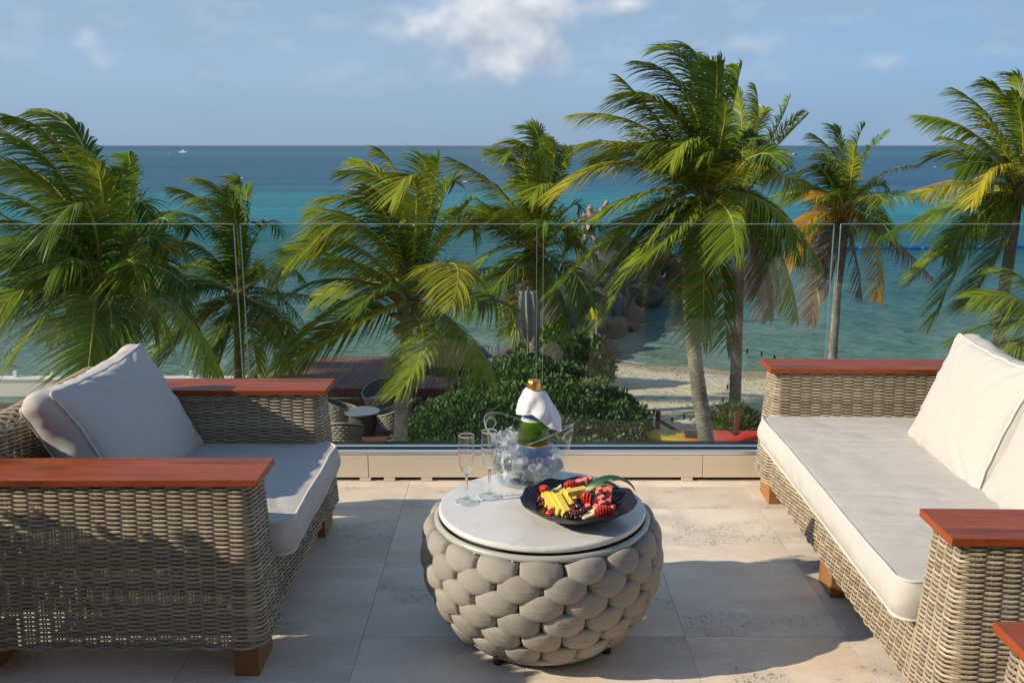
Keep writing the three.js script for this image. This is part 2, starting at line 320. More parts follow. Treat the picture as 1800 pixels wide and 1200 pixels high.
  const seaColor = (x, z) => {
    const lg = Math.log(z) + 0.5 * (fbm2(x / z * 1.6 + 5, Math.log(z) * 1.3, 0, 0, 3, 700) - 0.5);
    let k = 0; while (k < bands.length - 2 && lg > Math.log(bands[k + 1][0])) k++;
    let c = mix3(bands[k][1], bands[k + 1][1], clamp((lg - Math.log(bands[k][0])) / (Math.log(bands[k + 1][0]) - Math.log(bands[k][0]))));
    const reef = step(0.52, 0.72, fbm2(x / z * 2.2 + 20, Math.log(z) * 7, 0, 0, 4, 720));
    return mix3(c, [c[0] * 0.85, c[1] * 0.72, c[2] * 0.82], reef * step(40, 110, z));
  };
  const NR = 260, NC = 130;
  const seaMat = phy({ vertexColors: true, map: seaTint, roughness: 0.24, ior: 1.33, specularIntensity: 0.035, bumpMap: seaBump, bumpScale: 0.34 });
  struct('sea', grid(NC, NR, (u, v) => {
    const z = 22 * Math.pow(30000 / 22, v), x = (u - 0.5) * 4.4 * (z + 12);
    return [V(x, SEA_Y, -z), x, z, seaColor(x, z)];
  }, true), seaMat);
  // broken line of foam where the ripples reach the sand
  const R = rng(21), fb = new Builder();
  for (let x = 3.2; x < 15; x += 0.09) {
    if (noise2(x * 1.3, 0, 0, 0, 33) < 0.46) continue;
    const z = shoreZ(x) - 0.2 + 0.25 * noise2(x * 0.6, 5, 0, 0, 35), w = 0.02 + 0.05 * R();
    const pts = [0, 1, 2, 3, 4, 5, 6].map((k) => { const f = k / 6 * 6.283, r = 0.7 + 0.5 * R(); return fb.v(V(x + Math.cos(f) * 0.09 * r, SEA_Y + 0.045 + R() * 0.008, -(z + Math.sin(f) * w * r)), null, 0, 0); });
    for (let k = 1; k < 6; k++) fb.tri(pts[0], pts[k], pts[k + 1]);
  }
  stuffed(struct('foam', fb.build(true), std({ color: rgb(0.75, 0.75, 0.72), roughness: 0.9 }))).userData.kind = 'stuff';
  const cb = new Builder();
  for (let k = 0; k < 34; k++) {
    const z = 130 * Math.pow(7, R()), x = (R() - 0.5) * z * 1.15, w = 0.25 + R() * 0.5;
    const pts = [0, 1, 2, 3, 4, 5, 6, 7].map((q) => { const f = q / 8 * 6.283; return cb.v(V(x + Math.cos(f) * w * (0.7 + R() * 0.6), SEA_Y + 0.08 + Math.max(0, Math.sin(f)) * 0.1, -(z + Math.sin(f) * 0.3)), null, 0, 0); });
    for (let q = 1; q < 7; q++) cb.tri(pts[0], pts[q], pts[q + 1]);
  }
  const caps = struct('whitecaps', cb.build(true), std({ color: rgb(0.8, 0.82, 0.82), roughness: 0.9 })); caps.userData.kind = 'stuff';
  tag(caps, 'small white wave crests scattered over the open sea', 'waves'); tag(scene.getObjectByName('foam'), 'broken line of foam along the edge of the sand', 'foam');
}

// ---------------------------------------------------------------- wicker seating
const wickerMat = std({ vertexColors: true, roughness: 0.62, bumpMap: tex(128, 128, (u, v) => noise2(u * 30, v * 4, 30, 4, 8), false, 60, 8), bumpScale: 0.0006 });
const stakeMat = std({ color: rgb(0.27, 0.22, 0.155), roughness: 0.65 });
const woodMap = (a, b, c, seed, k) => tex(512, 512, (u, v) => {
  const wob = fbm2(u * 3, v * 5, 3, 5, 3, seed), g = fbm2(u * 4, (v + 0.02 * wob) * 60, 4, 60, 4, seed + 1, 0.6), broad = fbm2(u * 2, v * 9 + 0, 2, 9, 3, seed + 3), pore = step(0.72, 0.9, noise2(u * 40, v * 220, 40, 220, seed + 5));
  let q = mix3(a, b, step(0.25, 0.75, g * 0.6 + broad * 0.4)); q = mix3(q, c, step(0.46, 0.74, broad * 0.7 + g * 0.3) * k); return mix3(q, [q[0] * 0.5, q[1] * 0.42, q[2] * 0.4], pore * 0.55);
}, true, 1.4, 2.2);
const capWood = phy({ map: woodMap([0.22, 0.036, 0.010], [0.39, 0.09, 0.018], [0.075, 0.015, 0.008], 801, 0.85), roughness: 0.5, specularIntensity: 0.6, clearcoat: 0.12, clearcoatRoughness: 0.2 });
const legWood = std({ map: woodMap([0.24, 0.1, 0.034], [0.38, 0.185, 0.066], [0.17, 0.06, 0.022], 821, 0.5), roughness: 0.55 });
const PITCH_Y = 0.0064, STAKE = 0.0425;

// a path of points in plan with rounded corners -> function of arc length giving [x, z, outward x, outward z]
function plan(points, r = 0.012, closed = false) {
  const pts = [];
  const n = points.length;
  for (let k = 0; k < n; k++) {
    const p = points[k], a = points[(k - 1 + n) % n], b = points[(k + 1) % n];
    if (!closed && (k === 0 || k === n - 1)) { pts.push(p); continue; }
    const d1 = Math.hypot(a[0] - p[0], a[1] - p[1]), d2 = Math.hypot(b[0] - p[0], b[1] - p[1]);
    const p1 = [p[0] + (a[0] - p[0]) * r / d1, p[1] + (a[1] - p[1]) * r / d1], p2 = [p[0] + (b[0] - p[0]) * r / d2, p[1] + (b[1] - p[1]) * r / d2];
    for (let q = 0; q <= 4; q++) { const t = q / 4; pts.push([(1 - t) * (1 - t) * p1[0] + 2 * t * (1 - t) * p[0] + t * t * p2[0], (1 - t) * (1 - t) * p1[1] + 2 * t * (1 - t) * p[1] + t * t * p2[1]]); }
  }
  if (closed) pts.push(pts[0]);
  const L = [0]; for (let k = 1; k < pts.length; k++) L.push(L[k - 1] + Math.hypot(pts[k][0] - pts[k - 1][0], pts[k][1] - pts[k - 1][1]));
  const total = L[L.length - 1];
  const f = (s) => {
    s = clamp(s, 0, total); let k = 1; while (k < L.length - 1 && L[k] < s) k++;
    const t = (s - L[k - 1]) / (L[k] - L[k - 1] || 1), a = pts[k - 1], b = pts[k];
    const dx = b[0] - a[0], dz = b[1] - a[1], l = Math.hypot(dx, dz) || 1;
    return [lerp(a[0], b[0], t), lerp(a[1], b[1], t), -dz / l, dx / l];
  };
  f.total = total;
  return f;
}
// woven wall along a plan from y0 to y1: wavy strands over pairs of upright stakes
function weave(strands, stakes, path, y0, y1, flare, seed, opt = {}) {
  const R = rng(seed), n = Math.max(2, Math.round(path.total / STAKE)), st = path.total / n, rows = Math.max(1, Math.round((y1 - y0) / PITCH_Y)), A = opt.amp ?? 0.0055;
  const off = (y) => flare * (1 - (y - y0) / (y1 - y0));
  const tones = [[0.41, 0.335, 0.23], [0.36, 0.295, 0.205], [0.46, 0.39, 0.28], [0.31, 0.25, 0.175], [0.38, 0.33, 0.25]];
  const per = opt.per ?? 4, total = n * per, seg = opt.seg ?? 6;
  for (let k = 0; k < rows; k++) {
    const y = y0 + (k + 0.5) * (y1 - y0) / rows, base = strands.p.length / 3, tone = tones[Math.floor(R() * 5)], jit = (R() - 0.5) * 0.0009, ph = R() * 9, rv = 0.0041 + R() * 0.0005;
    for (let i = 0; i <= total; i++) {
      const s = i / per * st, q = path(s), w = Math.cos(Math.PI * i / per + k * Math.PI), o = off(y) + A * (Math.abs(w) > 0.3 ? w : w * 0.9) + jit * 0.4, yy = y + jit + 0.0006 * Math.sin(s * 7 + ph);
      const kt = 0.82 + 0.34 * noise2(s * 5 + ph, k * 3.1, 0, 0, seed), ru = rv * (w > 0 ? 0.92 + 0.14 * w : 0.92 - 0.3 * -w), rn = 0.0034;
      for (let e = 0; e < seg; e++) {
        const f = e / seg * 6.28318, cn = Math.cos(f), sn = Math.sin(f);
        strands.p.push(q[0] + q[2] * (o + cn * rn), yy + sn * ru, q[1] + q[3] * (o + cn * rn));
        let nx = cn / rn, ny = sn / ru; const l = Math.hypot(nx, ny); nx /= l; ny /= l;
        strands.n.push(q[2] * nx, ny, q[3] * nx); strands.u.push(s, e / seg * 0.03); strands.c.push(tone[0] * kt, tone[1] * kt, tone[2] * kt);
      }
    }
    for (let i = 0; i < total; i++) for (let e = 0; e < seg; e++) { const a = base + i * seg + e, b = base + i * seg + (e + 1) % seg; strands.quad(a, a + seg, b + seg, b); }
  }
  for (let j = 0; j <= n; j++) for (const d of [-0.0042, 0.0042]) {
    const q = path(clamp(j * st + d, 0.001, path.total - 0.001)), pts = [V(q[0] + q[2] * off(y0), y0, q[1] + q[3] * off(y0)), V(q[0], y1, q[1])];
    stakes.tube(pts, V(q[2], 0, q[3]), 0.0024, 0.003, 5);
  }
}
function wovenPart(name, parent, walls, seed, extra) {
  const s = new Builder(true), k = new Builder();
  walls.forEach((w, i) => weave(s, k, w[0], w[1], w[2], w[3] ?? 0, seed + i * 31, w[4]));
  if (extra) extra(s, k);
  const frame = mesh(name, k.build(), stakeMat, parent);
  stuffed(mesh('wicker_strands', s.build(), wickerMat, frame));
  return frame;
}
// a seat with woven arms; front at x = 0 looking to +x, arms at the ends along z
function makeSeat(name, label, category, width, seed, middleLegs) {
  const t = thing(name, label, category), hw = width / 2, D = 0.9, AW = 0.166;
  for (const s of [-1, 1]) {
    const zo = s * (hw - 0.006), zi = s * (hw - AW);
    const pts = [[-D, zo], [-0.016, zo], [-0.016, zi], [-D, zi]];
    wovenPart('woven_arm', t, [[plan(s > 0 ? pts : pts.slice().reverse(), 0.014), 0.1, 0.578, 0.032]], seed + s * 7);
    const cap = mesh('armrest', box(D + 0.02, 0.021, AW + 0.022, 0.0025, -D / 2 + 0.01, 0.5895, s * (hw - AW / 2 - 0.003)), capWood, t);
    for (const x of [-0.045, -D + 0.08]) mesh('leg', box(0.072, 0.102, 0.155, 0.003, x, 0.051, s * (hw - 0.079)), legWood, t);
  }
  for (const z of middleLegs) for (const x of [-0.045, -D + 0.08]) mesh('leg', box(0.072, 0.102, 0.13, 0.003, x, 0.051, z), legWood, t);
  const zi = hw - AW - 0.004;
  wovenPart('woven_front', t, [[plan([[-0.03, zi], [-0.03, -zi]], 0.01), 0.1, 0.282, 0.03]], seed + 40);
  const bz = zi - 0.012, x0 = -D + 0.01, x1 = -D + 0.115;
  wovenPart('woven_back', t, [[plan([[x0, bz], [x1, bz], [x1, -bz], [x0, -bz]], 0.02, true), 0.1, 0.672, 0.0, { seg: 4 }]], seed + 60, (s, k) => {
    const R = rng(seed + 5);                                            // strands that close the top of the back
    for (let i = 0; i < 7; i++) { const x = lerp(x0 + 0.012, x1 - 0.012, i / 6), pts = []; for (let q = 0; q <= 40; q++) { const z = lerp(-bz + 0.008, bz - 0.008, q / 40); pts.push(V(x, 0.672 + 0.010 * Math.sin(Math.PI * i / 6) + 0.003 * Math.cos(q * 1.57 + i * Math.PI), z)); } s.tube(pts, V(1, 0, 0), 0.0075, 0.004, 6, [0.34, 0.285, 0.205]); }
    for (let z = -bz + 0.02; z < bz; z += STAKE) { const pts = []; for (let q = 0; q <= 10; q++) { const a = Math.PI * q / 10; pts.push(V((x0 + x1) / 2 - Math.cos(a) * (x1 - x0 + 0.008) / 2, 0.66 + Math.sin(a) * 0.033, z)); } s.tube(pts, V(0, 0, 1), 0.0052, 0.0042, 6, [0.36 + R() * 0.04, 0.31, 0.225]); }
  });
  const slats = []; for (let k = 0; k < 9; k++) slats.push(box(0.062, 0.016, 2 * zi - 0.004, 0, -0.09 - k * 0.085, 0.268, 0));
  mesh('seat_deck', merge(slats), legWood, t);
  return t;
}
// ---------------------------------------------------------------- cushions
const clothTex = (seed) => tex(512, 512, (u, v) => { const a = noise2(u * 170, v * 12, 170, 12, seed), b = noise2(u * 12, v * 170, 12, 170, seed + 1), k = 0.93 + 0.08 * a + 0.08 * b - 0.04; return [k, k, k]; }, false, 5, 5);
const clothBump = tex(512, 512, (u, v) => 0.5 + 0.25 * Math.sin(u * Math.PI * 2 * 128) * Math.sign(Math.sin(v * Math.PI * 2 * 64)) + 0.25 * Math.sin(v * Math.PI * 2 * 128) + 0.2 * (noise2(u * 200, v * 200, 200, 200, 6) - 0.5), false, 5, 5);
const linen = std({ color: rgb(0.55, 0.525, 0.49), map: clothTex(871), roughness: 0.93, bumpMap: clothBump, bumpScale: 0.0006 });
const linenPiping = std({ color: rgb(0.6, 0.565, 0.52), roughness: 0.9 });

// box cushion w along x, d along z, t thick; ears pulls the corners out and thins them; dent(u, v) lowers the top
function cushion({ w, d, t, r = 0.035, crown = 0.02, belly = 0.014, pinch = 0, ears = 0, dent = () => 0, wobble = 0.003, seed = 1, bottom = 0.6, seam = 0.9, sag = () => 0 }) {
  const edgeMap = (u, v) => {
    let x = u * w / 2, z = v * d / 2; const ax = w / 2 - r, az = d / 2 - r;
    if (Math.abs(x) > ax && Math.abs(z) > az) { const a = (Math.abs(x) - ax) / r, b = (Math.abs(z) - az) / r; x = Math.sign(x) * (ax + r * a * Math.sqrt(1 - b * b / 2)); z = Math.sign(z) * (az + r * b * Math.sqrt(1 - a * a / 2)); }
    const cu = Math.pow(Math.abs(u), 6), cv = Math.pow(Math.abs(v), 6), inx = 1 - pinch * (1 - Math.pow(Math.abs(v), 2.2)), inz = 1 - pinch * (1 - Math.pow(Math.abs(u), 2.2));
    x *= 1 - (1 - inx) * cu; z *= 1 - (1 - inz) * cv;
    x *= 1 + ears * cu * cv; z *= 1 + ears * cu * cv;
    x += 0.0025 * (noise2(v * 7 + 3, u > 0 ? 1 : 2, 0, 0, seed) - 0.5) * 2 * cu; z += 0.0025 * (noise2(u * 7, v > 0 ? 5 : 6, 0, 0, seed) - 0.5) * 2 * cv;
    return [x, z];
  };
  const th = (u, v) => t / 2 * (1 - 0.5 * pinch * 4 * Math.pow(Math.abs(u * v), 3)) + 0.003 * (noise2(u * 5 + 9, v * 5, 0, 0, seed + 3) - 0.5);
  const bulge = (u, v) => Math.pow((1 - Math.pow(Math.abs(u), 2.6)) * (1 - Math.pow(Math.abs(v), 2.6)), 0.62);
  const top = (u, v) => { const [x, z] = edgeMap(u, v), b = bulge(u, v); return V(x, th(u, v) + crown * b - dent(u, v) * Math.min(1, b * 2.5) + wobble * b * (fbm2(u * 3 + seed, v * 3, 0, 0, 3, seed) - 0.5) * 2 + sag(u, v), z); };
  const bot = (u, v) => { const [x, z] = edgeMap(u, v); return V(x, -th(u, v) - crown * bottom * bulge(u, v) + sag(u, v), z); };
  const NX = Math.max(24, Math.round(w * 90)), NZ = Math.max(24, Math.round(d * 90)), even = (q) => { const s = q * 2 - 1; return s; };
  const parts = [grid(NX, NZ, (a, b) => { const p = top(even(a), even(b)); return [p, p.x, p.z]; }, false, true), grid(NX, NZ, (a, b) => { const p = bot(even(a), even(b)); return [p, p.x, p.z]; })];
  const loop = []; for (let k = 0; k < NX; k++) loop.push([k / NX * 2 - 1, -1]); for (let k = 0; k < NZ; k++) loop.push([1, k / NZ * 2 - 1]); for (let k = 0; k < NX; k++) loop.push([1 - k / NX * 2, 1]); for (let k = 0; k < NZ; k++) loop.push([-1, 1 - k / NZ * 2]); loop.push([-1, -1]);
  const P = loop.map((l) => top(l[0], l[1])), Q = loop.map((l) => bot(l[0], l[1]));
  const band = (i, f) => { const a = P[i], b = Q[i], n = loop.length - 1, nx = P[(i + 1) % n], pv = P[(i - 1 + n) % n], o = V(nx.z - pv.z, 0, pv.x - nx.x).normalize(); return a.clone().lerp(b, f).addScaledVector(o, belly * Math.sin(Math.PI * f) * (0.75 + 0.6 * noise2(i * 0.11, f * 2, 0, 0, seed + 9)) + 0.0035 * Math.sin(Math.PI * f) * (noise2(i * 0.35, f * 3 + 4, 0, 0, seed + 11) - 0.5) * 2); };
  let len = 0; const S = P.map((p, k) => (len += k ? p.distanceTo(P[k - 1]) : 0));
  parts.push(grid(loop.length - 1, 10, (a, b, i, j) => [band(i, j / 10), S[i], j / 10 * t], false, true));
  const pipe = new Builder(), pr = 0.005;
  for (const line of [P, Q]) pipe.tube(line.map((p) => p.clone()), V(0, 1, 0), pr, pr, 6);
  return { body: merge(parts), piping: pipe.build() };
}
function placeCushion(name, label, group, spec, origin, ax, ay, az, pipeMat = linenPiping) {   // ax, ay, az: directions of the cushion's own axes
  const c = cushion(spec), m = solo(name, c.body, linen, label, 'cushion', group);
  m.matrixAutoUpdate = true;
  const M = new THREE.Matrix4().makeBasis(ax.normalize(), ay.normalize(), az.normalize());
  m.quaternion.setFromRotationMatrix(M); m.position.copy(origin);
  mesh('piping', c.piping, pipeMat, m);
  return m;
}
// folds pressed into the cloth along given lines: [u0, v0, u1, v1, depth, width]
const folds = (u, v, list) => { let s = 0; for (const [a, b, c, d, h, w] of list) { const dx = c - a, dy = d - b, t = clamp(((u - a) * dx + (v - b) * dy) / (dx * dx + dy * dy)), bend = 0.05 * Math.sin(t * 4 + a * 9), q = Math.hypot(u - a - dx * t - dy * bend, v - b - dy * t + dx * bend) / w; s += h * Math.exp(-q * q) * (1 - 0.75 * t) - 0.45 * h * Math.exp(-(q - 1.5) * (q - 1.5) * 1.4) * (1 - t); } return s; };
const wrinkle = (u, v, seed, ku, kv) => Math.pow(1 - Math.abs(2 * fbm2(u * ku + 5, v * kv + 3 + 0.8 * noise2(u * 2, v * 2, 0, 0, seed), 0, 0, 2, seed) - 1), 5);

// left armchair
const armchair = makeSeat('wicker_armchair', 'wide wicker armchair with reddish wooden armrests, left of the round table', 'armchair', 1.136, 900, []);
armchair.position.set(-0.72, 0, -3.022);
placeCushion('seat_cushion', 'pale grey seat cushion lying on the left wicker armchair', null, { w: 0.82, d: 0.776, t: 0.1, crown: 0.014, belly: 0.016, seed: 5, r: 0.05, dent: (u, v) => 0.0035 * wrinkle(u, v, 51, 3, 4) },
  V(-1.075, 0.341, -3.028), V(1, 0, 0), V(0, 1, 0), V(0, 0, 1));
{
  const n = V(0.885, 0.466, 0), up = V(-0.466, 0.885, 0), c = V(-1.262, 0.588, -3.055).addScaledVector(n, -0.068);
  // own x runs up the back, own y out of the front face, own z towards the camera
  placeCushion('back_cushion', 'plump pale grey back cushion leaning in the left wicker armchair', null, { w: 0.44, d: 0.7, t: 0.125, crown: 0.055, belly: 0.024, pinch: 0.07, ears: 0.03, seed: 13, r: 0.03, wobble: 0.008, dent: (u, v) => folds(u, v, [[0.97, -0.75, 0.35, -0.1, 0.012, 0.07], [0.97, -0.45, 0.45, 0.1, 0.010, 0.06], [0.97, -0.1, 0.5, 0.25, 0.009, 0.06], [0.97, 0.55, 0.6, 0.1, 0.008, 0.06], [-0.95, 0.8, -0.3, 0.35, 0.010, 0.07], [-0.95, 0.4, -0.45, 0.25, 0.008, 0.06], [-0.97, -0.7, -0.4, -0.35, 0.008, 0.07], [0.1, 0.97, 0.15, 0.4, 0.006, 0.07]]) }, c, up.clone(), n.clone(), V(0, 0, -1));
}
// right sofa, turned a little
const TURN = Math.PI - 0.021, sofaPos = V(1.07, 0, -3.0);
const sofa = makeSeat('wicker_sofa', 'long wicker sofa with reddish wooden armrests and off-white cushions, right of the table', 'sofa', 1.876, 1200, [0.0]);
sofa.position.copy(sofaPos); sofa.rotation.y = TURN;
{
  const X = V(1, 0, 0).applyAxisAngle(V(0, 1, 0), TURN), Z = V(0, 0, 1).applyAxisAngle(V(0, 1, 0), TURN), Y = V(0, 1, 0);
  const w = (x, y, z) => V(x, y, z).applyAxisAngle(Y, TURN).add(sofaPos);
  placeCushion('seat_cushion', 'long off-white seat cushion with a dark seam, creased across, on the right wicker sofa', null, { w: 0.86, d: 1.515, t: 0.106, crown: 0.016, belly: 0.018, seed: 27, r: 0.045, dent: (u, v) => 0.0075 * wrinkle(u * 0.35 + 0.25 * v * v, v * 1.0, 71, 2.2, 15) * step(-0.9, -0.2, u * -1 + 0.35) * step(-1, -0.3, v + 0.2) + 0.0022 * wrinkle(u, v, 73, 3, 9) },
    w(-0.38, 0.343, 0.003), X.clone(), Y.clone(), Z.clone());
  const n = V(0.93, 0.36, 0), up = V(-0.36, 0.93, 0);
  const rot = (v) => v.clone().applyAxisAngle(Y, TURN);
  for (const [z, dx, label, seed, tw] of [[-0.43, 0, 'off-white back cushion leaning on the far end of the right wicker sofa', 31, 0.05], [0.2, 0.012, 'off-white back cushion at the right edge, nearer one on the wicker sofa', 47, -0.03]]) {
    const twist = new THREE.Quaternion().setFromAxisAngle(Y, tw);
    placeCushion('back_cushion', label, null, { w: 0.45, d: 0.625, t: 0.12, crown: 0.045, belly: 0.02, pinch: 0.06, ears: 0.035, seed, r: 0.03, wobble: 0.008, dent: (u, v) => folds(u, v, [[0.97, 0.7, 0.3, 0.3, 0.009, 0.07], [0.97, -0.65, 0.45, -0.3, 0.009, 0.06], [0.97, 0.1, 0.6, 0.05, 0.006, 0.06], [-0.96, -0.8, -0.45, -0.2, 0.010, 0.06], [-0.96, -0.45, -0.55, -0.1, 0.008, 0.06], [-0.96, 0.75, -0.35, 0.35, 0.009, 0.07], [-0.5, -0.97, -0.35, -0.35, 0.008, 0.06], [0.4, -0.97, 0.3, -0.5, 0.006, 0.06]]) },
      w(-0.535 + dx, 0.59, z).addScaledVector(rot(n), -0.062), rot(up).applyQuaternion(twist), rot(n).applyQuaternion(twist), rot(V(0, 0, -1)).applyQuaternion(twist));
  }
}
{
  const third = armchair.clone(); third.name = numbered('wicker_armchair'); scene.add(third);
  tag(third, 'wicker armchair cut off by the lower right corner, only one armrest showing', 'armchair');
  third.position.set(0.95, 0, -1.089); third.rotation.y = Math.PI;
}

// ---------------------------------------------------------------- round rope table
const TX = 0.0915, TZ = -2.72, TOP = 0.42;
{
  const t = thing('rope_table', 'round low table with a white marble top on a barrel of thick braided grey rope', 'coffee table', [TX, 0, TZ]);
  t.scale.set(1.012, 1, 1.012);
  const R = rng(404);
  const marble = phy({ map: tex(1024, 1024, (u, v) => {
    const wx = fbm2(u * 3, v * 3, 3, 3, 4, 61), wy = fbm2(u * 3, v * 3, 3, 3, 4, 67);
    const vein = 1 - Math.abs(2 * fbm2(u * 4 + wx * 1.6, v * 4 + wy * 1.6, 0, 0, 5, 71) - 1), soft = fbm2(u * 5 + wx, v * 5, 5, 5, 4, 73);
    let c = mix3([0.7, 0.685, 0.655], [0.52, 0.515, 0.5], Math.pow(vein, 14) * 0.75); c = mix3(c, [0.6, 0.59, 0.57], step(0.5, 0.8, soft) * 0.5);
    return mix3(c, [0.4, 0.4, 0.38], step(0.77, 0.9, noise2(u * 60, v * 60, 60, 60, 79) * 0.5 + soft * 0.5) * 0.5);
  }, true, 1.25, 1.25), roughness: 0.22, clearcoat: 0.25, clearcoatRoughness: 0.12 });
  const prof = [[0, 0.4005], [0.304, 0.4005], [0.3095, 0.4025], [0.3125, 0.4075], [0.3125, 0.413], [0.3095, 0.4182], [0.3045, TOP], [0.0, TOP]].map((p) => new THREE.Vector2(...p));
  const top = new THREE.LatheGeometry(prof, 128); top.computeVertexNormals(); boxUV(top); { const u = top.attributes.uv; for (let i = 0; i < u.count; i++) u.setXY(i, u.getX(i) + 0.4, u.getY(i) + 0.4); } mesh('marble_top', top, marble, t);
  const ringMat = phy({ color: rgb(0.40, 0.405, 0.36), roughness: 0.4, clearcoat: 0.3, clearcoatRoughness: 0.25 });
  const ring = (r, y, a, b) => { const p = []; for (let k = 0; k <= 120; k++) { const f = k / 120 * 2 * Math.PI; p.push(V(Math.cos(f) * r, y, Math.sin(f) * r)); } const g = new Builder(); g.tube(p, V(0, 1, 0), a, b, 10); return g.build(); };
  mesh('top_ring', ring(0.3165, 0.3865, 0.0105, 0.0105), ringMat, t);
  mesh('tray', new THREE.LatheGeometry([[0, 0.398], [0.296, 0.398], [0.296, 0.38], [0, 0.38]].map((p) => new THREE.Vector2(...p)), 64), std({ color: rgb(0.035, 0.035, 0.034), roughness: 0.7 }), t);
  mesh('base_ring', ring(0.234, 0.031, 0.013, 0.012), ringMat, t);
  const barrel = (y) => { const q = clamp((y - 0.034) / (0.386 - 0.034)); return 0.232 + (0.315 - 0.232) * q + 0.061 * Math.pow(Math.sin(Math.PI * q), 0.72); };
  const NP = 17, NRODS = NP * 2, rodPts = [];
  for (let k = 0; k <= 14; k++) { const y = lerp(0.034, 0.386, k / 14); rodPts.push(V(barrel(y) + 0.011 * Math.pow(Math.sin(Math.PI * (0.06 + 0.88 * k / 14)), 0.5) - 0.004, y, 0)); }
  const rodB = new Builder(); rodB.tube(rodPts, V(0, 0, 1), 0.0052, 0.0052, 8); const rodGeo = rodB.build();
  for (let k = 0; k < NRODS; k++) { const m = mesh('rod', rodGeo, ringMat, t); m.rotation.y = k / NRODS * 2 * Math.PI; }
  const knit = tex(512, 512, (u, v) => { const a = Math.abs(Math.sin(u * Math.PI * 34)), b = Math.abs(Math.sin(v * Math.PI * 52)); return 0.2 * Math.pow(a, 0.6) + 0.8 * Math.pow(b, 0.6); }, false, 8, 5);
  const ropes = [[0.315, 0.29, 0.25], [0.30, 0.275, 0.237], [0.335, 0.31, 0.268]].map((c) => std({ color: rgb(...c), roughness: 0.92, bumpMap: knit, bumpScale: 0.0008 }));
  // one pillow of the braid: lies over the middle rod and dives behind the next rod on either side
  const rowY = [0.08, 0.143, 0.203, 0.26, 0.311, 0.355];
  const pillow = (y, seed) => {
    const r0 = barrel(y), half = Math.PI / NP * 0.985, slope = (barrel(y + 0.01) - barrel(y - 0.01)) / 0.02, N = 20, M = 20, tall = y > 0.33 ? 0.84 : 1;
    return grid(N, M, (a, b) => {
      const s = a * 2 - 1, f = b * 2 * Math.PI, c = Math.max(0, Math.cos(Math.PI / 2 * s * 0.97)), e = Math.abs(s);
      const h = tall * (0.0222 + 0.0158 * Math.pow(c, 0.85)) * (1 + 0.07 * (noise2(s * 2 + 3, seed, 0, 0, 5) - 0.5)), dpt = 0.010 + 0.0085 * Math.pow(c, 0.5);
      const out = -0.005 + 0.0155 * Math.pow(c, 0.5) - (e > 0.93 ? (e - 0.93) * 0.12 : 0), cs = Math.cos(f), sn = Math.sin(f);
      const sup = (q) => Math.sign(q) * Math.pow(Math.abs(q), 0.82);
      const dy = sup(sn) * h, rr = r0 + out + sup(cs) * dpt + slope * dy * 0.9 + 0.0022 * (fbm2(s * 3 + seed * 3, f * 0.6, 0, 0, 2, 9) - 0.5), an = s * half;
      return [V(Math.cos(an) * rr, y + dy + 0.004 * s * (seed % 2 ? 1 : -1) * 0.6, Math.sin(an) * rr), a * 0.14, b * 0.16];
    });
  };
  rowY.forEach((y, r) => {
    const forms = [0, 1, 2].map((k) => pillow(y, r * 3 + k));
    for (let k = 0; k < NP; k++) {
      const m = mesh('rope_braid', forms[Math.floor(R() * 3)], ropes[Math.floor(R() * 3)], t);
      m.rotation.y = (2 * k + (r % 2)) / NRODS * 2 * Math.PI + 0.06 + (R() - 0.5) * 0.012; m.scale.y = 1;
    }
  });
  const foot = std({ color: rgb(0.02, 0.02, 0.02), roughness: 0.6 });
  for (let k = 0; k < 4; k++) { const f = 0.35 + k * Math.PI / 2 + 0.25, m = mesh('foot', new THREE.CylinderGeometry(0.016, 0.014, 0.036, 16), foot, t); m.position.set(Math.cos(f) * 0.232, 0.0182, Math.sin(f) * 0.232); }
}
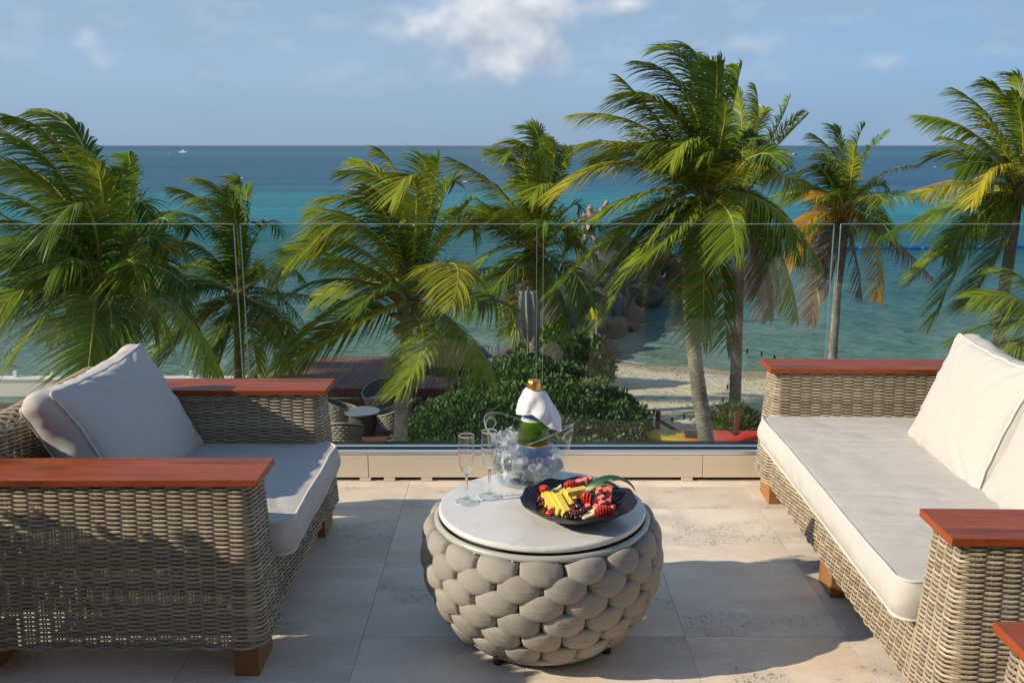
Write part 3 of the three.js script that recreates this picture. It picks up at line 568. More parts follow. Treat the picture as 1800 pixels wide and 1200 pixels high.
// ---------------------------------------------------------------- glasses
const clearMat = phy({ color: rgb(0.97, 0.98, 0.98), transmission: 1, thickness: 0, roughness: 0, ior: 1.5 });
const rimMat = phy({ color: rgb(0.9, 0.93, 0.94), transmission: 0.6, thickness: 0, roughness: 0.15, clearcoat: 0.9, clearcoatRoughness: 0.03 });
const crystal = phy({ color: rgb(0.97, 0.985, 0.99), transmission: 1, thickness: 0.01, roughness: 0.01, ior: 1.5 });
{
  const smoothP = (pts, n) => new THREE.SplineCurve(pts.map((p) => new THREE.Vector2(...p))).getPoints(n);
  const prof = [[0.0054, 0.0900], [0.009, 0.0945], [0.0142, 0.102], [0.0195, 0.114], [0.0232, 0.130], [0.0252, 0.148], [0.0255, 0.166], [0.0248, 0.19], [0.0238, 0.2155]], wall = 0.0012;
  const outer = smoothP([[0.0001, 0.006], [0.0075, 0.0098], [0.005, 0.020], [0.0038, 0.04], [0.0038, 0.062], [0.0044, 0.08], ...prof], 80);
  const inner = smoothP([...prof.slice(1).reverse().map((p) => [p[0] - wall, p[1] + 0.0006]), [0.003, 0.0945], [0.0001, 0.0938]], 40);
  const bowl = new THREE.LatheGeometry([...outer, ...inner], 48);
  const foot = new THREE.LatheGeometry(smoothP([[0.0001, 0.0006], [0.02, 0.0006], [0.0345, 0.0012], [0.0352, 0.0024], [0.033, 0.0036], [0.02, 0.0056], [0.0074, 0.0092]], 40), 48);
  const footRing = new THREE.TorusGeometry(0.0345, 0.0013, 8, 64).rotateX(Math.PI / 2).translate(0, 0.0018, 0);
  const lipG = new THREE.TorusGeometry(0.0238, 0.0007, 8, 64).rotateX(Math.PI / 2).translate(0, 0.2155, 0);
  const glass = (px, py, label) => { const p = onY(px, py, TOP + 0.001), g = thing('champagne_flute', label, 'champagne flute', [p.x, p.y, p.z]); mesh('bowl', bowl, crystal, g); mesh('lip', lipG, rimMat, g); mesh('foot', foot, clearMat, g); mesh('foot_rim', footRing, rimMat, g); };
  glass(820.5, 882, 'empty champagne flute standing nearest the left edge of the marble top');
  glass(860.5, 873, 'empty champagne flute between the other flute and the ice bucket');
}
// ---------------------------------------------------------------- ice bucket, bottle, napkin
const BK = onY(930, 845, TOP + 0.002);
{
  const acrylic = phy({ color: rgb(0.93, 0.955, 0.97), transmission: 1, thickness: 0, roughness: 0.02, ior: 1.45 });
  const t = thing('ice_bucket', 'clear acrylic ice bucket with a wavy rim and handle holes, full of ice', 'ice bucket', [BK.x, BK.y, BK.z]);
  const TW = 0.42, holes = [Math.PI + TW, TW];
  const rim = (g) => { const f = g - TW; return 0.148 + 0.056 * Math.pow(0.5 + 0.5 * Math.cos(2 * f), 0.8) + (Math.cos(f) < 0 ? 0.012 * Math.cos(f) * Math.cos(f) : 0); };
  const rad = (q) => 0.098 + 0.034 * Math.pow(q, 0.8), P = (f, y) => { const q = y / 0.2, r = rad(q); return V(Math.cos(f) * r * 1.1, y, Math.sin(f) * r * 0.86); };
  const NU = 180, NV = 64, b = new Builder();
  const inHole = (f, y) => holes.some((h) => { const d = Math.atan2(Math.sin(f - h), Math.cos(f - h)), hh = rim(h); return (d / 0.27) ** 2 + ((y - (hh - 0.036)) / 0.017) ** 2 < 1; });
  for (let j = 0; j <= NV; j++) for (let i = 0; i <= NU; i++) { const f = i / NU * 2 * Math.PI; b.v(P(f, rim(f) * j / NV), null, i / NU, j / NV); }
  for (let j = 0; j < NV; j++) for (let i = 0; i < NU; i++) { const f = (i + 0.5) / NU * 2 * Math.PI; if (inHole(f, rim(f) * (j + 0.5) / NV)) continue; const a = j * (NU + 1) + i; b.quad(a, a + NU + 1, a + NU + 2, a + 1); }
  mesh('wall', b.build(true), acrylic, t);
  mesh('bottom', new THREE.CylinderGeometry(1, 0.96, 0.01, 64).scale(0.106, 1, 0.083).translate(0, 0.006, 0), acrylic, t);
  const solid = phy({ color: rgb(0.93, 0.95, 0.96), transmission: 0.85, thickness: 0, roughness: 0.12, ior: 1.49, clearcoat: 0.8, clearcoatRoughness: 0.05 });
  const rp = []; for (let k = 0; k <= 160; k++) { const f = k / 160 * 2 * Math.PI; rp.push(P(f, rim(f))); }
  const rb = new Builder(); rb.tube(rp, V(0, 1, 0), 0.0019, 0.0019, 8); mesh('rim', rb.build(), solid, t);
  for (const h of holes) { const pp = []; for (let k = 0; k <= 60; k++) { const a = k / 60 * 2 * Math.PI, hh = rim(h); pp.push(P(h + Math.cos(a) * 0.275, hh - 0.036 + Math.sin(a) * 0.0175)); } const hb = new Builder(); hb.tube(pp, V(1, 0.2, 0), 0.0019, 0.0019, 8); mesh('handle_hole', hb.build(), solid, t); }
  // ice: uneven cubes heaped round the bottle
  const R = rng(61), iceA = phy({ color: rgb(0.95, 0.97, 0.99), transmission: 1, thickness: 0.02, roughness: 0.02, ior: 1.31 }), iceB = phy({ color: rgb(0.98, 0.985, 0.99), transmission: 0.8, thickness: 0, roughness: 0.38, ior: 1.31, clearcoat: 0.7, clearcoatRoughness: 0.06 });
  const forms = [0, 1, 2, 3, 4].map((k) => {
    const g = mergeVertices(new RoundedBoxGeometry(0.03, 0.026, 0.028, 3, 0.0055).deleteAttribute('uv').deleteAttribute('normal')), p = g.attributes.position;
    for (let i = 0; i < p.count; i++) { const n = fbm3(p.getX(i) * 60 + k * 9, p.getY(i) * 60, p.getZ(i) * 60, 2, k); const s = 0.86 + 0.28 * n; p.setXYZ(i, p.getX(i) * s + p.getY(i) * 0.12, p.getY(i) * s, p.getZ(i) * s); }
    g.computeVertexNormals(); return g;
  });
  const placed = [], bottle = V(0.012, 0, -0.016);
  let tries = 0;
  while (placed.length < 96 && tries++ < 9000) {
    const f = R() * 2 * Math.PI, y = 0.022 + Math.pow(R(), 0.9) * 0.135, rr = Math.sqrt(R()) * 0.93, lim = rad(y / 0.2) - 0.016, p = V(Math.cos(f) * rr * lim * 1.1, y, Math.sin(f) * rr * lim * 0.86);
    if (Math.hypot(p.x - bottle.x - (p.y - 0.1) * 0.04, p.z - bottle.z) < 0.058) continue;
    if (p.y > 0.122 && p.x > 0.03) continue;
    if (p.z > 0.0 && p.x > -0.05 && p.y > 0.094) continue;
    if (p.y > 0.148 - Math.max(0, p.x + 0.02) * 0.5) continue;
    if (placed.some((q) => q.distanceTo(p) < 0.0215)) continue;
    placed.push(p);
    const m = solo('ice_cube', forms[Math.floor(R() * 5)], R() < 0.4 ? iceA : iceB, 'clear melting ice cube among the heap in the acrylic bucket', 'ice cube', 'ice cubes in the bucket');
    m.position.copy(p).add(BK); m.rotation.set(R() * 6, R() * 6, R() * 6); m.scale.setScalar(0.8 + R() * 0.42);
  }
  // bottle
  const B = thing('champagne_bottle', 'green champagne bottle with gold foil cap chilling in the ice bucket', 'bottle', [BK.x + bottle.x, BK.y + 0.012, BK.z + bottle.z]);
  B.rotation.z = -0.012; B.scale.set(1.1, 1, 1.1);
  const prof = new THREE.SplineCurve([[0.0001, 0.008], [0.03, 0.003], [0.0445, 0.004], [0.0462, 0.012], [0.0462, 0.06], [0.0462, 0.125], [0.0452, 0.15], [0.0415, 0.174], [0.035, 0.198], [0.027, 0.222], [0.0205, 0.245], [0.0168, 0.27], [0.0152, 0.296]].map((p) => new THREE.Vector2(...p))).getPoints(90);
  prof.push(new THREE.Vector2(0.0001, 0.2965));
  mesh('glass_body', new THREE.LatheGeometry(prof, 72), phy({ color: rgb(0.5, 0.72, 0.16), transmission: 0.93, thickness: 0.09, roughness: 0.03, ior: 1.46, attenuationColor: rgb(0.2, 0.42, 0.03), attenuationDistance: 0.05 }), B);
  const foilBump = tex(256, 256, (u, v) => fbm2(u * 14, v * 9, 14, 9, 4, 19), false, 1, 1), foil = phy({ color: rgb(0.72, 0.42, 0.1), metalness: 0.95, roughness: 0.3, bumpMap: foilBump, bumpScale: 0.004 });
  const cap = new THREE.LatheGeometry(new THREE.SplineCurve([[0.0158, 0.238], [0.0166, 0.262], [0.0166, 0.278], [0.0172, 0.287], [0.0168, 0.294], [0.0176, 0.3], [0.0172, 0.316], [0.0163, 0.3225], [0.0125, 0.3255], [0.0001, 0.326]].map((p) => new THREE.Vector2(p[0] + 0.0025, p[1]))).getPoints(60), 40);
  { const p = cap.attributes.position; for (let i = 0; i < p.count; i++) { const y = p.getY(i), f = Math.atan2(p.getZ(i), p.getX(i)), k = 1 + 0.035 * Math.sin(f * 9 + y * 90) * (noise2(f * 3 + 9, y * 90, 0, 0, 4)); p.setX(i, p.getX(i) * k); p.setZ(i, p.getZ(i) * k); } cap.computeVertexNormals(); }
  mesh('foil_cap', cap, foil, B);
  const band = (y0, y1, col, name, dr) => mesh(name, new THREE.LatheGeometry([0, 1, 2, 3, 4].map((k) => { const y = lerp(y0, y1, k / 4); let r = 0.0462; for (let i = 1; i < prof.length; i++) if (prof[i].y >= y) { r = lerp(prof[i - 1].x, prof[i].x, (y - prof[i - 1].y) / (prof[i].y - prof[i - 1].y || 1)); break; } return new THREE.Vector2(r + dr, y); }), 64), std({ color: rgb(...col), roughness: 0.5 }), B);
  band(0.045, 0.112, [0.16, 0.3, 0.55], 'label_paper', 0.0006); band(0.112, 0.1165, [0.7, 0.5, 0.16], 'label_edge', 0.0008);
  band(0.198, 0.214, [0.17, 0.33, 0.6], 'neck_label', 0.0007); band(0.1935, 0.198, [0.75, 0.62, 0.3], 'neck_label_edge', 0.0009);
  // white napkin wrapped round the neck, its loose end hanging to the right
  const nb = B.position, N = 140, M = 56;
  const cloth = (inset) => grid(N, M, (a, b2) => {
    const f = a * 2 * Math.PI, cx = Math.cos(f), sz = Math.sin(f);
    const right = Math.pow(Math.max(0, Math.cos(f - 0.22)), 1.6);
    const topY = 0.298 - 0.012 * right + 0.003 * Math.sin(3 * f), hem = 0.219 - 0.002 * Math.sin(2 * f + 1) + 0.006 * noise2(f * 2, 3, 0, 0, 5) - 0.062 * Math.pow(right, 1.3), y = lerp(topY, hem, b2);
    const q = (0.298 - y) / 0.1, body = 0.027 + 0.021 * Math.pow(clamp(q), 0.62) + 0.0035 * q;
    const roll = 0.5 - 0.5 * Math.cos(2 * Math.PI * clamp(b2 * 7)) , fold = 0.0032 * Math.sin(f * 5 + y * 60 + 2.2 * noise2(f * 2, y * 30, 0, 0, 8)) * step(0.05, 0.5, b2) + 0.0016 * (fbm2(f * 1.6 + 2, y * 34, 0, 0, 3, 91) - 0.5) * 2 - 0.004 * Math.exp(-Math.pow((Math.sin(f * 1.5 + 2.2 + (y - 0.25) * 9)) / 0.16, 2)) * step(0.1, 0.5, b2);
    const crease = -0.007 * Math.exp(-Math.pow((f - 4.85 + (y - 0.25) * 5) / 0.28, 2)) * step(0.1, 0.4, b2);
    const r = body + fold + crease + 0.030 * right * clamp(b2 * 1.15) * (0.85 + 0.3 * noise2(f * 3, y * 12, 0, 0, 13)) + 0.0028 * Math.pow(b2, 8) - inset + (b2 < 0.02 ? -0.002 : 0);
    return [V(cx * r * 1.02 + 0.004 * (1 - b2), y, sz * r * 0.95), a * 0.3, b2 * 0.12];
  });
  const outer = cloth(0), inner = cloth(0.0016), hemB = new Builder(), po = outer.attributes.position, hemPts = [];
  for (let i = 0; i <= N; i++) { const k = M * (N + 1) + i; hemPts.push(V(po.getX(k), po.getY(k), po.getZ(k)).multiply(V(0.985, 1, 0.985))); }
  hemB.tube(hemPts, V(0, 1, 0), 0.0016, 0.0016, 6);
  const topPts = []; for (let i = 0; i <= N; i++) topPts.push(V(po.getX(i), po.getY(i), po.getZ(i)).multiply(V(0.98, 1, 0.98)));
  const lipB = new Builder(); lipB.tube(topPts, V(0, 1, 0), 0.0016, 0.0016, 6);
  const nap = solo('napkin', merge([outer, inner, hemB.build(), lipB.build()]), std({ color: rgb(0.8, 0.8, 0.83), roughness: 0.95, bumpMap: clothBump, bumpScale: 0.0004 }), 'white cloth napkin wrapped round the neck of the champagne bottle', 'napkin');
  nap.position.copy(nb); nap.scale.set(1.1, 1, 1.1);
}
// ---------------------------------------------------------------- fruit platter
{
  const BC = onY(1016, 883, TOP + 0.046), H0 = TOP + 0.001, R = rng(31), RB = 0.165;
  const black = phy({ color: rgb(0.008, 0.009, 0.012), roughness: 0.4, specularIntensity: 0.6, clearcoat: 0.12, clearcoatRoughness: 0.15 });
  const scal = (f) => 1 + 0.018 * Math.abs(Math.sin(f * 5.5 + 0.4)) + 0.012 * Math.sin(f * 3 + 1), prof = (q) => 0.006 + 0.05 * Math.pow(q, 2.6);
  const shell = (dy, k) => grid(176, 26, (a, b) => { const f = a * 2 * Math.PI, q = b, r = RB * q * lerp(1, scal(f), q * q) * k, ribs = 0.0011 * Math.sin(f * 44) * step(0.5, 0.8, q) * (1 - step(0.93, 1, q)); return [V(Math.cos(f) * r * 1.02, prof(q) + dy + ribs + 0.009 * Math.pow(q, 6) * Math.sin(f * 5.5 + 0.4) * Math.sin(f * 5.5 + 0.4) + (q < 0.42 ? 0 : 0), Math.sin(f) * r), a, b]; });
  const lip = []; { const g = shell(-0.0012, 1).attributes.position; for (let i = 0; i <= 176; i++) { const k = 26 * 177 + i; lip.push(V(g.getX(k), g.getY(k), g.getZ(k))); } }
  const lipB = new Builder(); lipB.tube(lip, V(0, 1, 0), 0.0018, 0.0018, 8);
  const bowl = solo('fruit_platter', merge([shell(0, 1), shell(-0.0034, 0.996), lipB.build(), new THREE.CylinderGeometry(0.062, 0.06, 0.006, 40).translate(0, 0.0026, 0)]), black, 'black scalloped platter of cut fruit on the marble table', 'platter');
  bowl.position.set(BC.x, H0, BC.z);
  const FY = H0 + 0.03;
  const spot = (cx, cy, dy = 0) => { const y = FY + dy, p = onY(910 + cx / 8.571, 820 + cy / 8.571, y); return p; };   // where something seen in the platter sits at a height
  const put = (name, geo, mat, p, label, cat, group, rot) => { const m = solo(name, geo, mat, label, cat, group); m.position.copy(p); if (rot) m.rotation.set(...rot); return m; };
  // strawberries
  const seedBump = tex(128, 128, (u, v) => { const a = (u * 9) % 1 - 0.5, b = (v * 7 + (Math.floor(u * 9) % 2) * 0.5) % 1 - 0.5; return 1 - Math.exp(-(a * a * 9 + b * b * 5) * 3); }, false, 1, 1);
  const seedMap = tex(128, 128, (u, v) => { const a = (u * 9) % 1 - 0.5, b = (v * 7 + (Math.floor(u * 9) % 2) * 0.5) % 1 - 0.5, s = Math.exp(-(a * a * 22 + b * b * 10) * 3); return mix3(mix3([0.55, 0.012, 0.01], [0.62, 0.06, 0.015], step(0.75, 1, v)), [0.62, 0.35, 0.06], s * 0.8); }, true, 1, 1);
  const redSkin = phy({ map: seedMap, roughness: 0.38, bumpMap: seedBump, bumpScale: 0.0016, clearcoat: 0.5, clearcoatRoughness: 0.2 }), redFlesh = phy({ color: rgb(0.62, 0.045, 0.03), roughness: 0.45, clearcoat: 0.3 });
  const paleFlesh = phy({ color: rgb(0.72, 0.3, 0.22), roughness: 0.5 });
  const berryGeo = (s, k = 1) => { const g = new THREE.LatheGeometry(new THREE.SplineCurve([[0.0001, -0.019], [0.006, -0.0165], [0.0115, -0.007], [0.0142, 0.003], [0.0125, 0.0105], [0.006, 0.0135], [0.0001, 0.013]].map((p) => new THREE.Vector2(p[0] * s, p[1] * s))).getPoints(28), 26); g.scale(1, 1, k); g.computeVertexNormals(); return g; };
  // a berry cut into upright slices that fan out
  const fanBerry = (p, n, spread, yaw, s, label) => {
    const t = thing('sliced_strawberry', label, 'strawberry', [p.x, p.y, p.z]); t.rotation.y = yaw;
    for (let k = 0; k < n; k++) {
      const q = (k + 0.5) / n * 2 - 1, w = Math.sqrt(Math.max(0.15, 1 - q * q * 0.8)), sh = new THREE.Shape(); sh.moveTo(0, -0.019 * s); sh.bezierCurveTo(0.011 * s * w, -0.012 * s, 0.018 * s * w, 0.004 * s, 0.012 * s * w, 0.012 * s * w); sh.bezierCurveTo(0.006 * s, 0.016 * s * w, -0.006 * s, 0.016 * s * w, -0.012 * s * w, 0.012 * s * w); sh.bezierCurveTo(-0.018 * s * w, 0.004 * s, -0.011 * s * w, -0.012 * s, 0, -0.019 * s);
      const g = new THREE.ExtrudeGeometry(sh, { depth: 0.0034 * s, bevelEnabled: true, bevelSize: 0.0008, bevelThickness: 0.0009, bevelSegments: 2, curveSegments: 8 }); boxUV(g, 30);
      const m = mesh('slice', g, k % 3 === 1 ? redFlesh : redSkin, t); m.position.set(q * spread, 0.004 * (1 - Math.abs(q)), -0.002); m.rotation.set(-0.25 + (R() - 0.5) * 0.1, Math.PI / 2 + q * 0.5, q * -0.35);
    }
    return t;
  };
  fanBerry(spot(400, 375, 0.012), 5, 0.017, 0.9, 1.0, 'sliced strawberry at the back left of the platter, beside the melon wedge');
  fanBerry(spot(800, 300, 0.018), 6, 0.019, -0.1, 1.12, 'large fanned strawberry at the back of the platter, before the watermelon');
  fanBerry(spot(1290, 690, 0.014), 8, 0.026, 0.1, 1.1, 'strawberry fanned into many slices at the front right of the platter');
  fanBerry(spot(1035, 480, 0.022), 4, 0.013, -0.6, 1.1, 'sliced strawberry in the middle of the platter, right of the pineapple');
  put('strawberry', berryGeo(0.95), redSkin, spot(490, 705, 0.0), 'whole strawberry at the front left rim of the platter', 'strawberry', null, [1.9, 0.4, 0.5]);
  put('strawberry', berryGeo(0.7), redSkin, spot(1435, 620, 0.014), 'small strawberry tip at the right end of the watermelon', 'strawberry', null, [1.1, 0, -1.2]);
  // pineapple slices
  const pineMap = tex(128, 128, (u, v) => mix3([0.8, 0.52, 0.035], [0.86, 0.68, 0.14], fbm2(u * 3, v * 26, 3, 26, 3, 5)), true, 18, 18), pineMat = phy({ map: pineMap, roughness: 0.4, clearcoat: 0.3, clearcoatRoughness: 0.25 });
  const pineGeo = (L, h, w) => { const s = new THREE.Shape(); s.moveTo(-w / 2, 0); s.lineTo(w / 2, 0); s.lineTo(w * 0.36, h); s.lineTo(-w * 0.4, h * 0.94); s.closePath(); const g = new THREE.ExtrudeGeometry(s, { depth: L, bevelEnabled: true, bevelSize: 0.0014, bevelThickness: 0.0016, bevelSegments: 2 }); g.translate(0, 0, -L / 2); boxUV(g); return g; };
  [[470, 585, 0.002, 0.070, 0.026], [560, 600, 0.004, 0.078, 0.017], [655, 620, 0.005, 0.082, 0.021], [735, 545, 0.010, 0.066, 0.018], [800, 490, 0.014, 0.05, 0.014]].forEach(([cx, cy, dy, L, w], k) => { const m = put('pineapple_slice', pineGeo(L, 0.024, w), pineMat, spot(cx, cy, dy - 0.012), ['wide pineapple slice at the left end of the pineapple row', 'second pineapple slice from the left in the row', 'long pineapple slice in the middle of the row, reaching the front', 'fourth pineapple slice in the row, beside the grapes', 'short pineapple slice at the right end of the row'][k], 'pineapple slice'); m.rotation.order = 'YXZ'; m.rotation.set(0.34, 0.36 + 0.03 * (k % 2), 0.1 - 0.05 * (k % 3)); });
  // pineapple wedge with its leaves
  {
    const p = spot(880, 400, 0.02), t = thing('pineapple', 'pineapple wedge with pale core and green leaves lying to the back right of the platter', 'pineapple', [p.x, p.y, p.z]);
    mesh('wedge', pineGeo(0.07, 0.024, 0.026).rotateY(Math.PI / 2 + 0.5).translate(0, -0.01, 0.002), pineMat, t);
    const leaf = (pts, w, cols) => { const b = new Builder(true), c = curve(pts.map((q) => V(...q)), 16), up = V(0.2, 1, 0.3); for (let k = 0; k <= 16; k++) { const q = k / 16, T = V().subVectors(c[Math.min(16, k + 1)], c[Math.max(0, k - 1)]).normalize(), S = V().crossVectors(T, up).normalize(), N = V().crossVectors(S, T), ww = w * Math.pow(Math.sin(Math.PI * Math.min(1, 0.3 + 0.7 * q)), 0.9) * (q > 0.98 ? 0.1 : 1), col = mix3(cols[0], cols[1], step(0, 0.5, q)); for (const e of [-1, -0.4, 0.4, 1]) b.v(c[k].clone().addScaledVector(S, e * ww).addScaledVector(N, 0.35 * ww * e * e), null, e, q, col); } for (let k = 0; k < 16; k++) for (let e = 0; e < 3; e++) { const a = k * 4 + e; b.quad(a, a + 1, a + 5, a + 4); } return b.build(true); };
    const lm = phy({ vertexColors: true, roughness: 0.45, clearcoat: 0.3, clearcoatRoughness: 0.3 }), pale = [0.62, 0.6, 0.3], grn = [0.09, 0.2, 0.06], dk = [0.03, 0.085, 0.04];
    const L = [[[[0.02, 0, 0], [0.05, 0.016, -0.012], [0.08, 0.02, -0.022], [0.105, 0.024, -0.04]], 0.0075, [pale, grn]], [[[0.02, 0.004, 0.004], [0.055, 0.02, -0.002], [0.085, 0.024, -0.008], [0.13, 0.014, -0.014]], 0.009, [pale, grn]], [[[0.03, 0.006, -0.006], [0.07, 0.026, -0.03], [0.12, 0.03, -0.05], [0.165, 0.016, -0.04], [0.185, -0.004, -0.02]], 0.0115, [grn, dk]], [[[0.03, 0.002, -0.01], [0.055, 0.016, -0.034], [0.07, 0.03, -0.056]], 0.0085, [grn, dk]], [[[0.03, 0, 0.006], [0.075, 0.006, 0.008], [0.11, 0.008, 0.002], [0.16, -0.002, -0.006], [0.2, -0.018, 0.012]], 0.008, [grn, dk]], [[[0.02, 0.01, 0], [0.06, 0.012, 0.012], [0.1, 0.004, 0.014]], 0.007, [pale, dk]]];
    for (const l of L) mesh('leaf', leaf(...l), lm, t);
  }
  // watermelon
  const melonMap = tex(128, 128, (u, v) => mix3([0.72, 0.075, 0.055], [0.8, 0.3, 0.24], fbm2(u * 8, v * 8, 8, 8, 3, 15)), true, 20, 20), melon = phy({ map: melonMap, roughness: 0.42, clearcoat: 0.35, clearcoatRoughness: 0.25 });
  const cube = (w, h, d) => { const g = new RoundedBoxGeometry(w, h, d, 2, 0.0022); boxUV(g); return g; };
  [[1190, 500, 0.018, 0.2], [1270, 470, 0.026, 0.5], [1215, 400, 0.03, 0.1], [1160, 545, 0.008, 0.7], [1265, 555, 0.016, 0.3], [1180, 610, 0.004, 0.9], [1235, 350, 0.04, 0.4], [1060, 600, 0.004, 0.2]].forEach(([cx, cy, dy, ry]) => put('watermelon_cube', cube(0.016, 0.015, 0.0155), melon, spot(cx, cy, dy), 'pink watermelon cube heaped on the right half of the platter', 'watermelon cube', 'watermelon cubes on the right of the platter', [0.25, ry, 0.2]));
  put('watermelon_wedge', cube(0.017, 0.055, 0.03), melon, spot(1385, 430, 0.018), 'tall red watermelon wedge standing at the right of the cubes', 'watermelon wedge', null, [-0.35, -0.25, -0.1]);
  put('watermelon_wedge', cube(0.014, 0.046, 0.026), melon, spot(1330, 420, 0.016), 'narrow watermelon wedge just left of the tall one', 'watermelon wedge', null, [-0.35, -0.1, 0.1]);
  [[930, 250, 0.018, 0.3, 'pale pink watermelon block at the back behind the fanned strawberry'], [1010, 225, 0.022, -0.2, 'middle watermelon block at the back rim'], [1075, 210, 0.022, 0.4, 'watermelon block at the back rim beside the pineapple leaves']].forEach(([cx, cy, dy, ry, label]) => put('watermelon_block', cube(0.022, 0.022, 0.024), melon, spot(cx, cy, dy), label, 'watermelon piece', null, [0.1, ry, 0.25]));
  // pale melon wedges
  const pale = phy({ color: rgb(0.66, 0.66, 0.36), roughness: 0.4, clearcoat: 0.3, clearcoatRoughness: 0.3 });
  const wedge = (L, w) => { const g = new THREE.SphereGeometry(1, 24, 16); g.scale(w, w * 0.8, L); const p = g.attributes.position; for (let i = 0; i < p.count; i++) { if (p.getY(i) > w * 0.25) p.setY(i, w * 0.25); p.setY(i, p.getY(i) + 4 * p.getZ(i) * p.getZ(i)); } g.computeVertexNormals(); return g; };
  put('melon_wedge', wedge(0.034, 0.016), pale, spot(1095, 725, 0.002), 'pale green melon wedge at the front rim, left of the many-sliced strawberry', 'melon wedge', null, [0.2, -0.7, 0.35]);
  put('melon_wedge', wedge(0.032, 0.013), pale, spot(560, 345, 0.008), 'pale yellow melon wedge at the back left behind the grapes', 'melon wedge', null, [0.1, -0.75, 0.2]);
  put('melon_wedge', wedge(0.028, 0.012), pale, spot(650, 350, 0.006), 'pale melon wedge at the back between grapes and fanned strawberry', 'melon wedge', null, [0.1, -1.2, 0.1]);
  // grapes
  const grapeMats = [[0.12, 0.008, 0.016], [0.17, 0.014, 0.018], [0.09, 0.008, 0.02]].map((c) => phy({ color: rgb(...c), roughness: 0.3, clearcoat: 0.75, clearcoatRoughness: 0.1 })), grapeGeo = new THREE.SphereGeometry(0.0064, 20, 14).scale(1, 1, 1.14);
  const bunch = (list, stem, label) => {
    const o = spot(...list[0]), t = thing('grape_bunch', label, 'grapes', [o.x, o.y, o.z]);
    for (const g of list) { const p = spot(...g), m = mesh('grape', grapeGeo, grapeMats[Math.floor(R() * 3)], t); m.position.copy(p).sub(o); m.rotation.set(R() * 3, R() * 3, 0); m.scale.setScalar(0.9 + R() * 0.22); }
    const sg = stem.map(([a, b]) => tubeGeo([spot(...a).sub(o), spot(...b).sub(o)], 0.0011, 6)); mesh('stem', merge(sg), std({ color: rgb(0.34, 0.2, 0.07), roughness: 0.7 }), t);
  };
  bunch([[860, 545, 0.018], [910, 600, 0.02], [825, 635, 0.012], [965, 660, 0.014], [870, 715, 0.006], [960, 750, 0.002], [1000, 630, 0.012], [885, 770, 0.0], [735, 770, 0.0], [1040, 660, 0.006], [930, 690, 0.006], [800, 700, 0.002]], [[[820, 690, 0.01], [880, 560, 0.02]], [[820, 690, 0.01], [800, 770, 0]], [[830, 670, 0.012], [940, 660, 0.014]]], 'red grapes with a brown stem at the front, right of the pineapple slices');
  bunch([[540, 390, 0.02], [470, 430, 0.014], [610, 410, 0.016], [660, 400, 0.014], [740, 390, 0.012], [560, 440, 0.012], [500, 460, 0.006], [790, 395, 0.01], [690, 430, 0.006], [620, 450, 0.006]], [[[480, 490, 0.004], [540, 420, 0.016]], [[540, 420, 0.016], [680, 410, 0.012]]], 'dark red grapes at the back of the platter behind the pineapple row');
  bunch([[335, 480, 0.008], [385, 500, 0.008], [350, 570, 0.004], [320, 520, 0.004], [400, 540, 0.0]], [[[340, 520, 0.0], [390, 480, 0.006]]], 'small group of red grapes at the left rim of the platter');
}

// ---------------------------------------------------------------- coconut palms
const leafMat = phy({ vertexColors: true, roughness: 0.9, transmission: 0.26, thickness: 0, clearcoat: 0.25, clearcoatRoughness: 0.3, specularIntensity: 0.25 });
const rachisMat = std({ vertexColors: true, roughness: 0.55 });
const barkMat = std({ map: tex(256, 512, (u, v) => { const n = fbm2(u * 6, v * 30, 6, 30, 4, 901), p = fbm2(u * 4, v * 5, 4, 5, 4, 907); return mix3(mix3([0.115, 0.095, 0.075], [0.23, 0.2, 0.165], n), [0.34, 0.31, 0.27], step(0.5, 0.75, p) * 0.6); }, true, 1.2, 0.9), roughness: 0.92, bumpMap: tex(256, 512, (u, v) => fbm2(u * 8, v * 40, 8, 40, 4, 911), false, 1.2, 0.9), bumpScale: 0.02 });
const huskMat = std({ color: rgb(0.2, 0.125, 0.06), roughness: 0.95, bumpMap: tex(128, 128, (u, v) => fbm2(u * 40, v * 5, 40, 5, 3, 3), false, 3, 3), bumpScale: 0.01 });
const nutMat = std({ color: rgb(0.22, 0.17, 0.05), roughness: 0.6 });
const WIND = V(-1, 0.02, 0.12);
const LEAF = { g: [[0.055, 0.12, 0.007], [0.115, 0.2, 0.011]], y: [[0.29, 0.29, 0.014], [0.38, 0.33, 0.018]], o: [[0.4, 0.22, 0.015], [0.46, 0.25, 0.018]], d: [[0.2, 0.14, 0.085], [0.25, 0.18, 0.115]], l: [[0.17, 0.245, 0.012], [0.25, 0.29, 0.015]] };

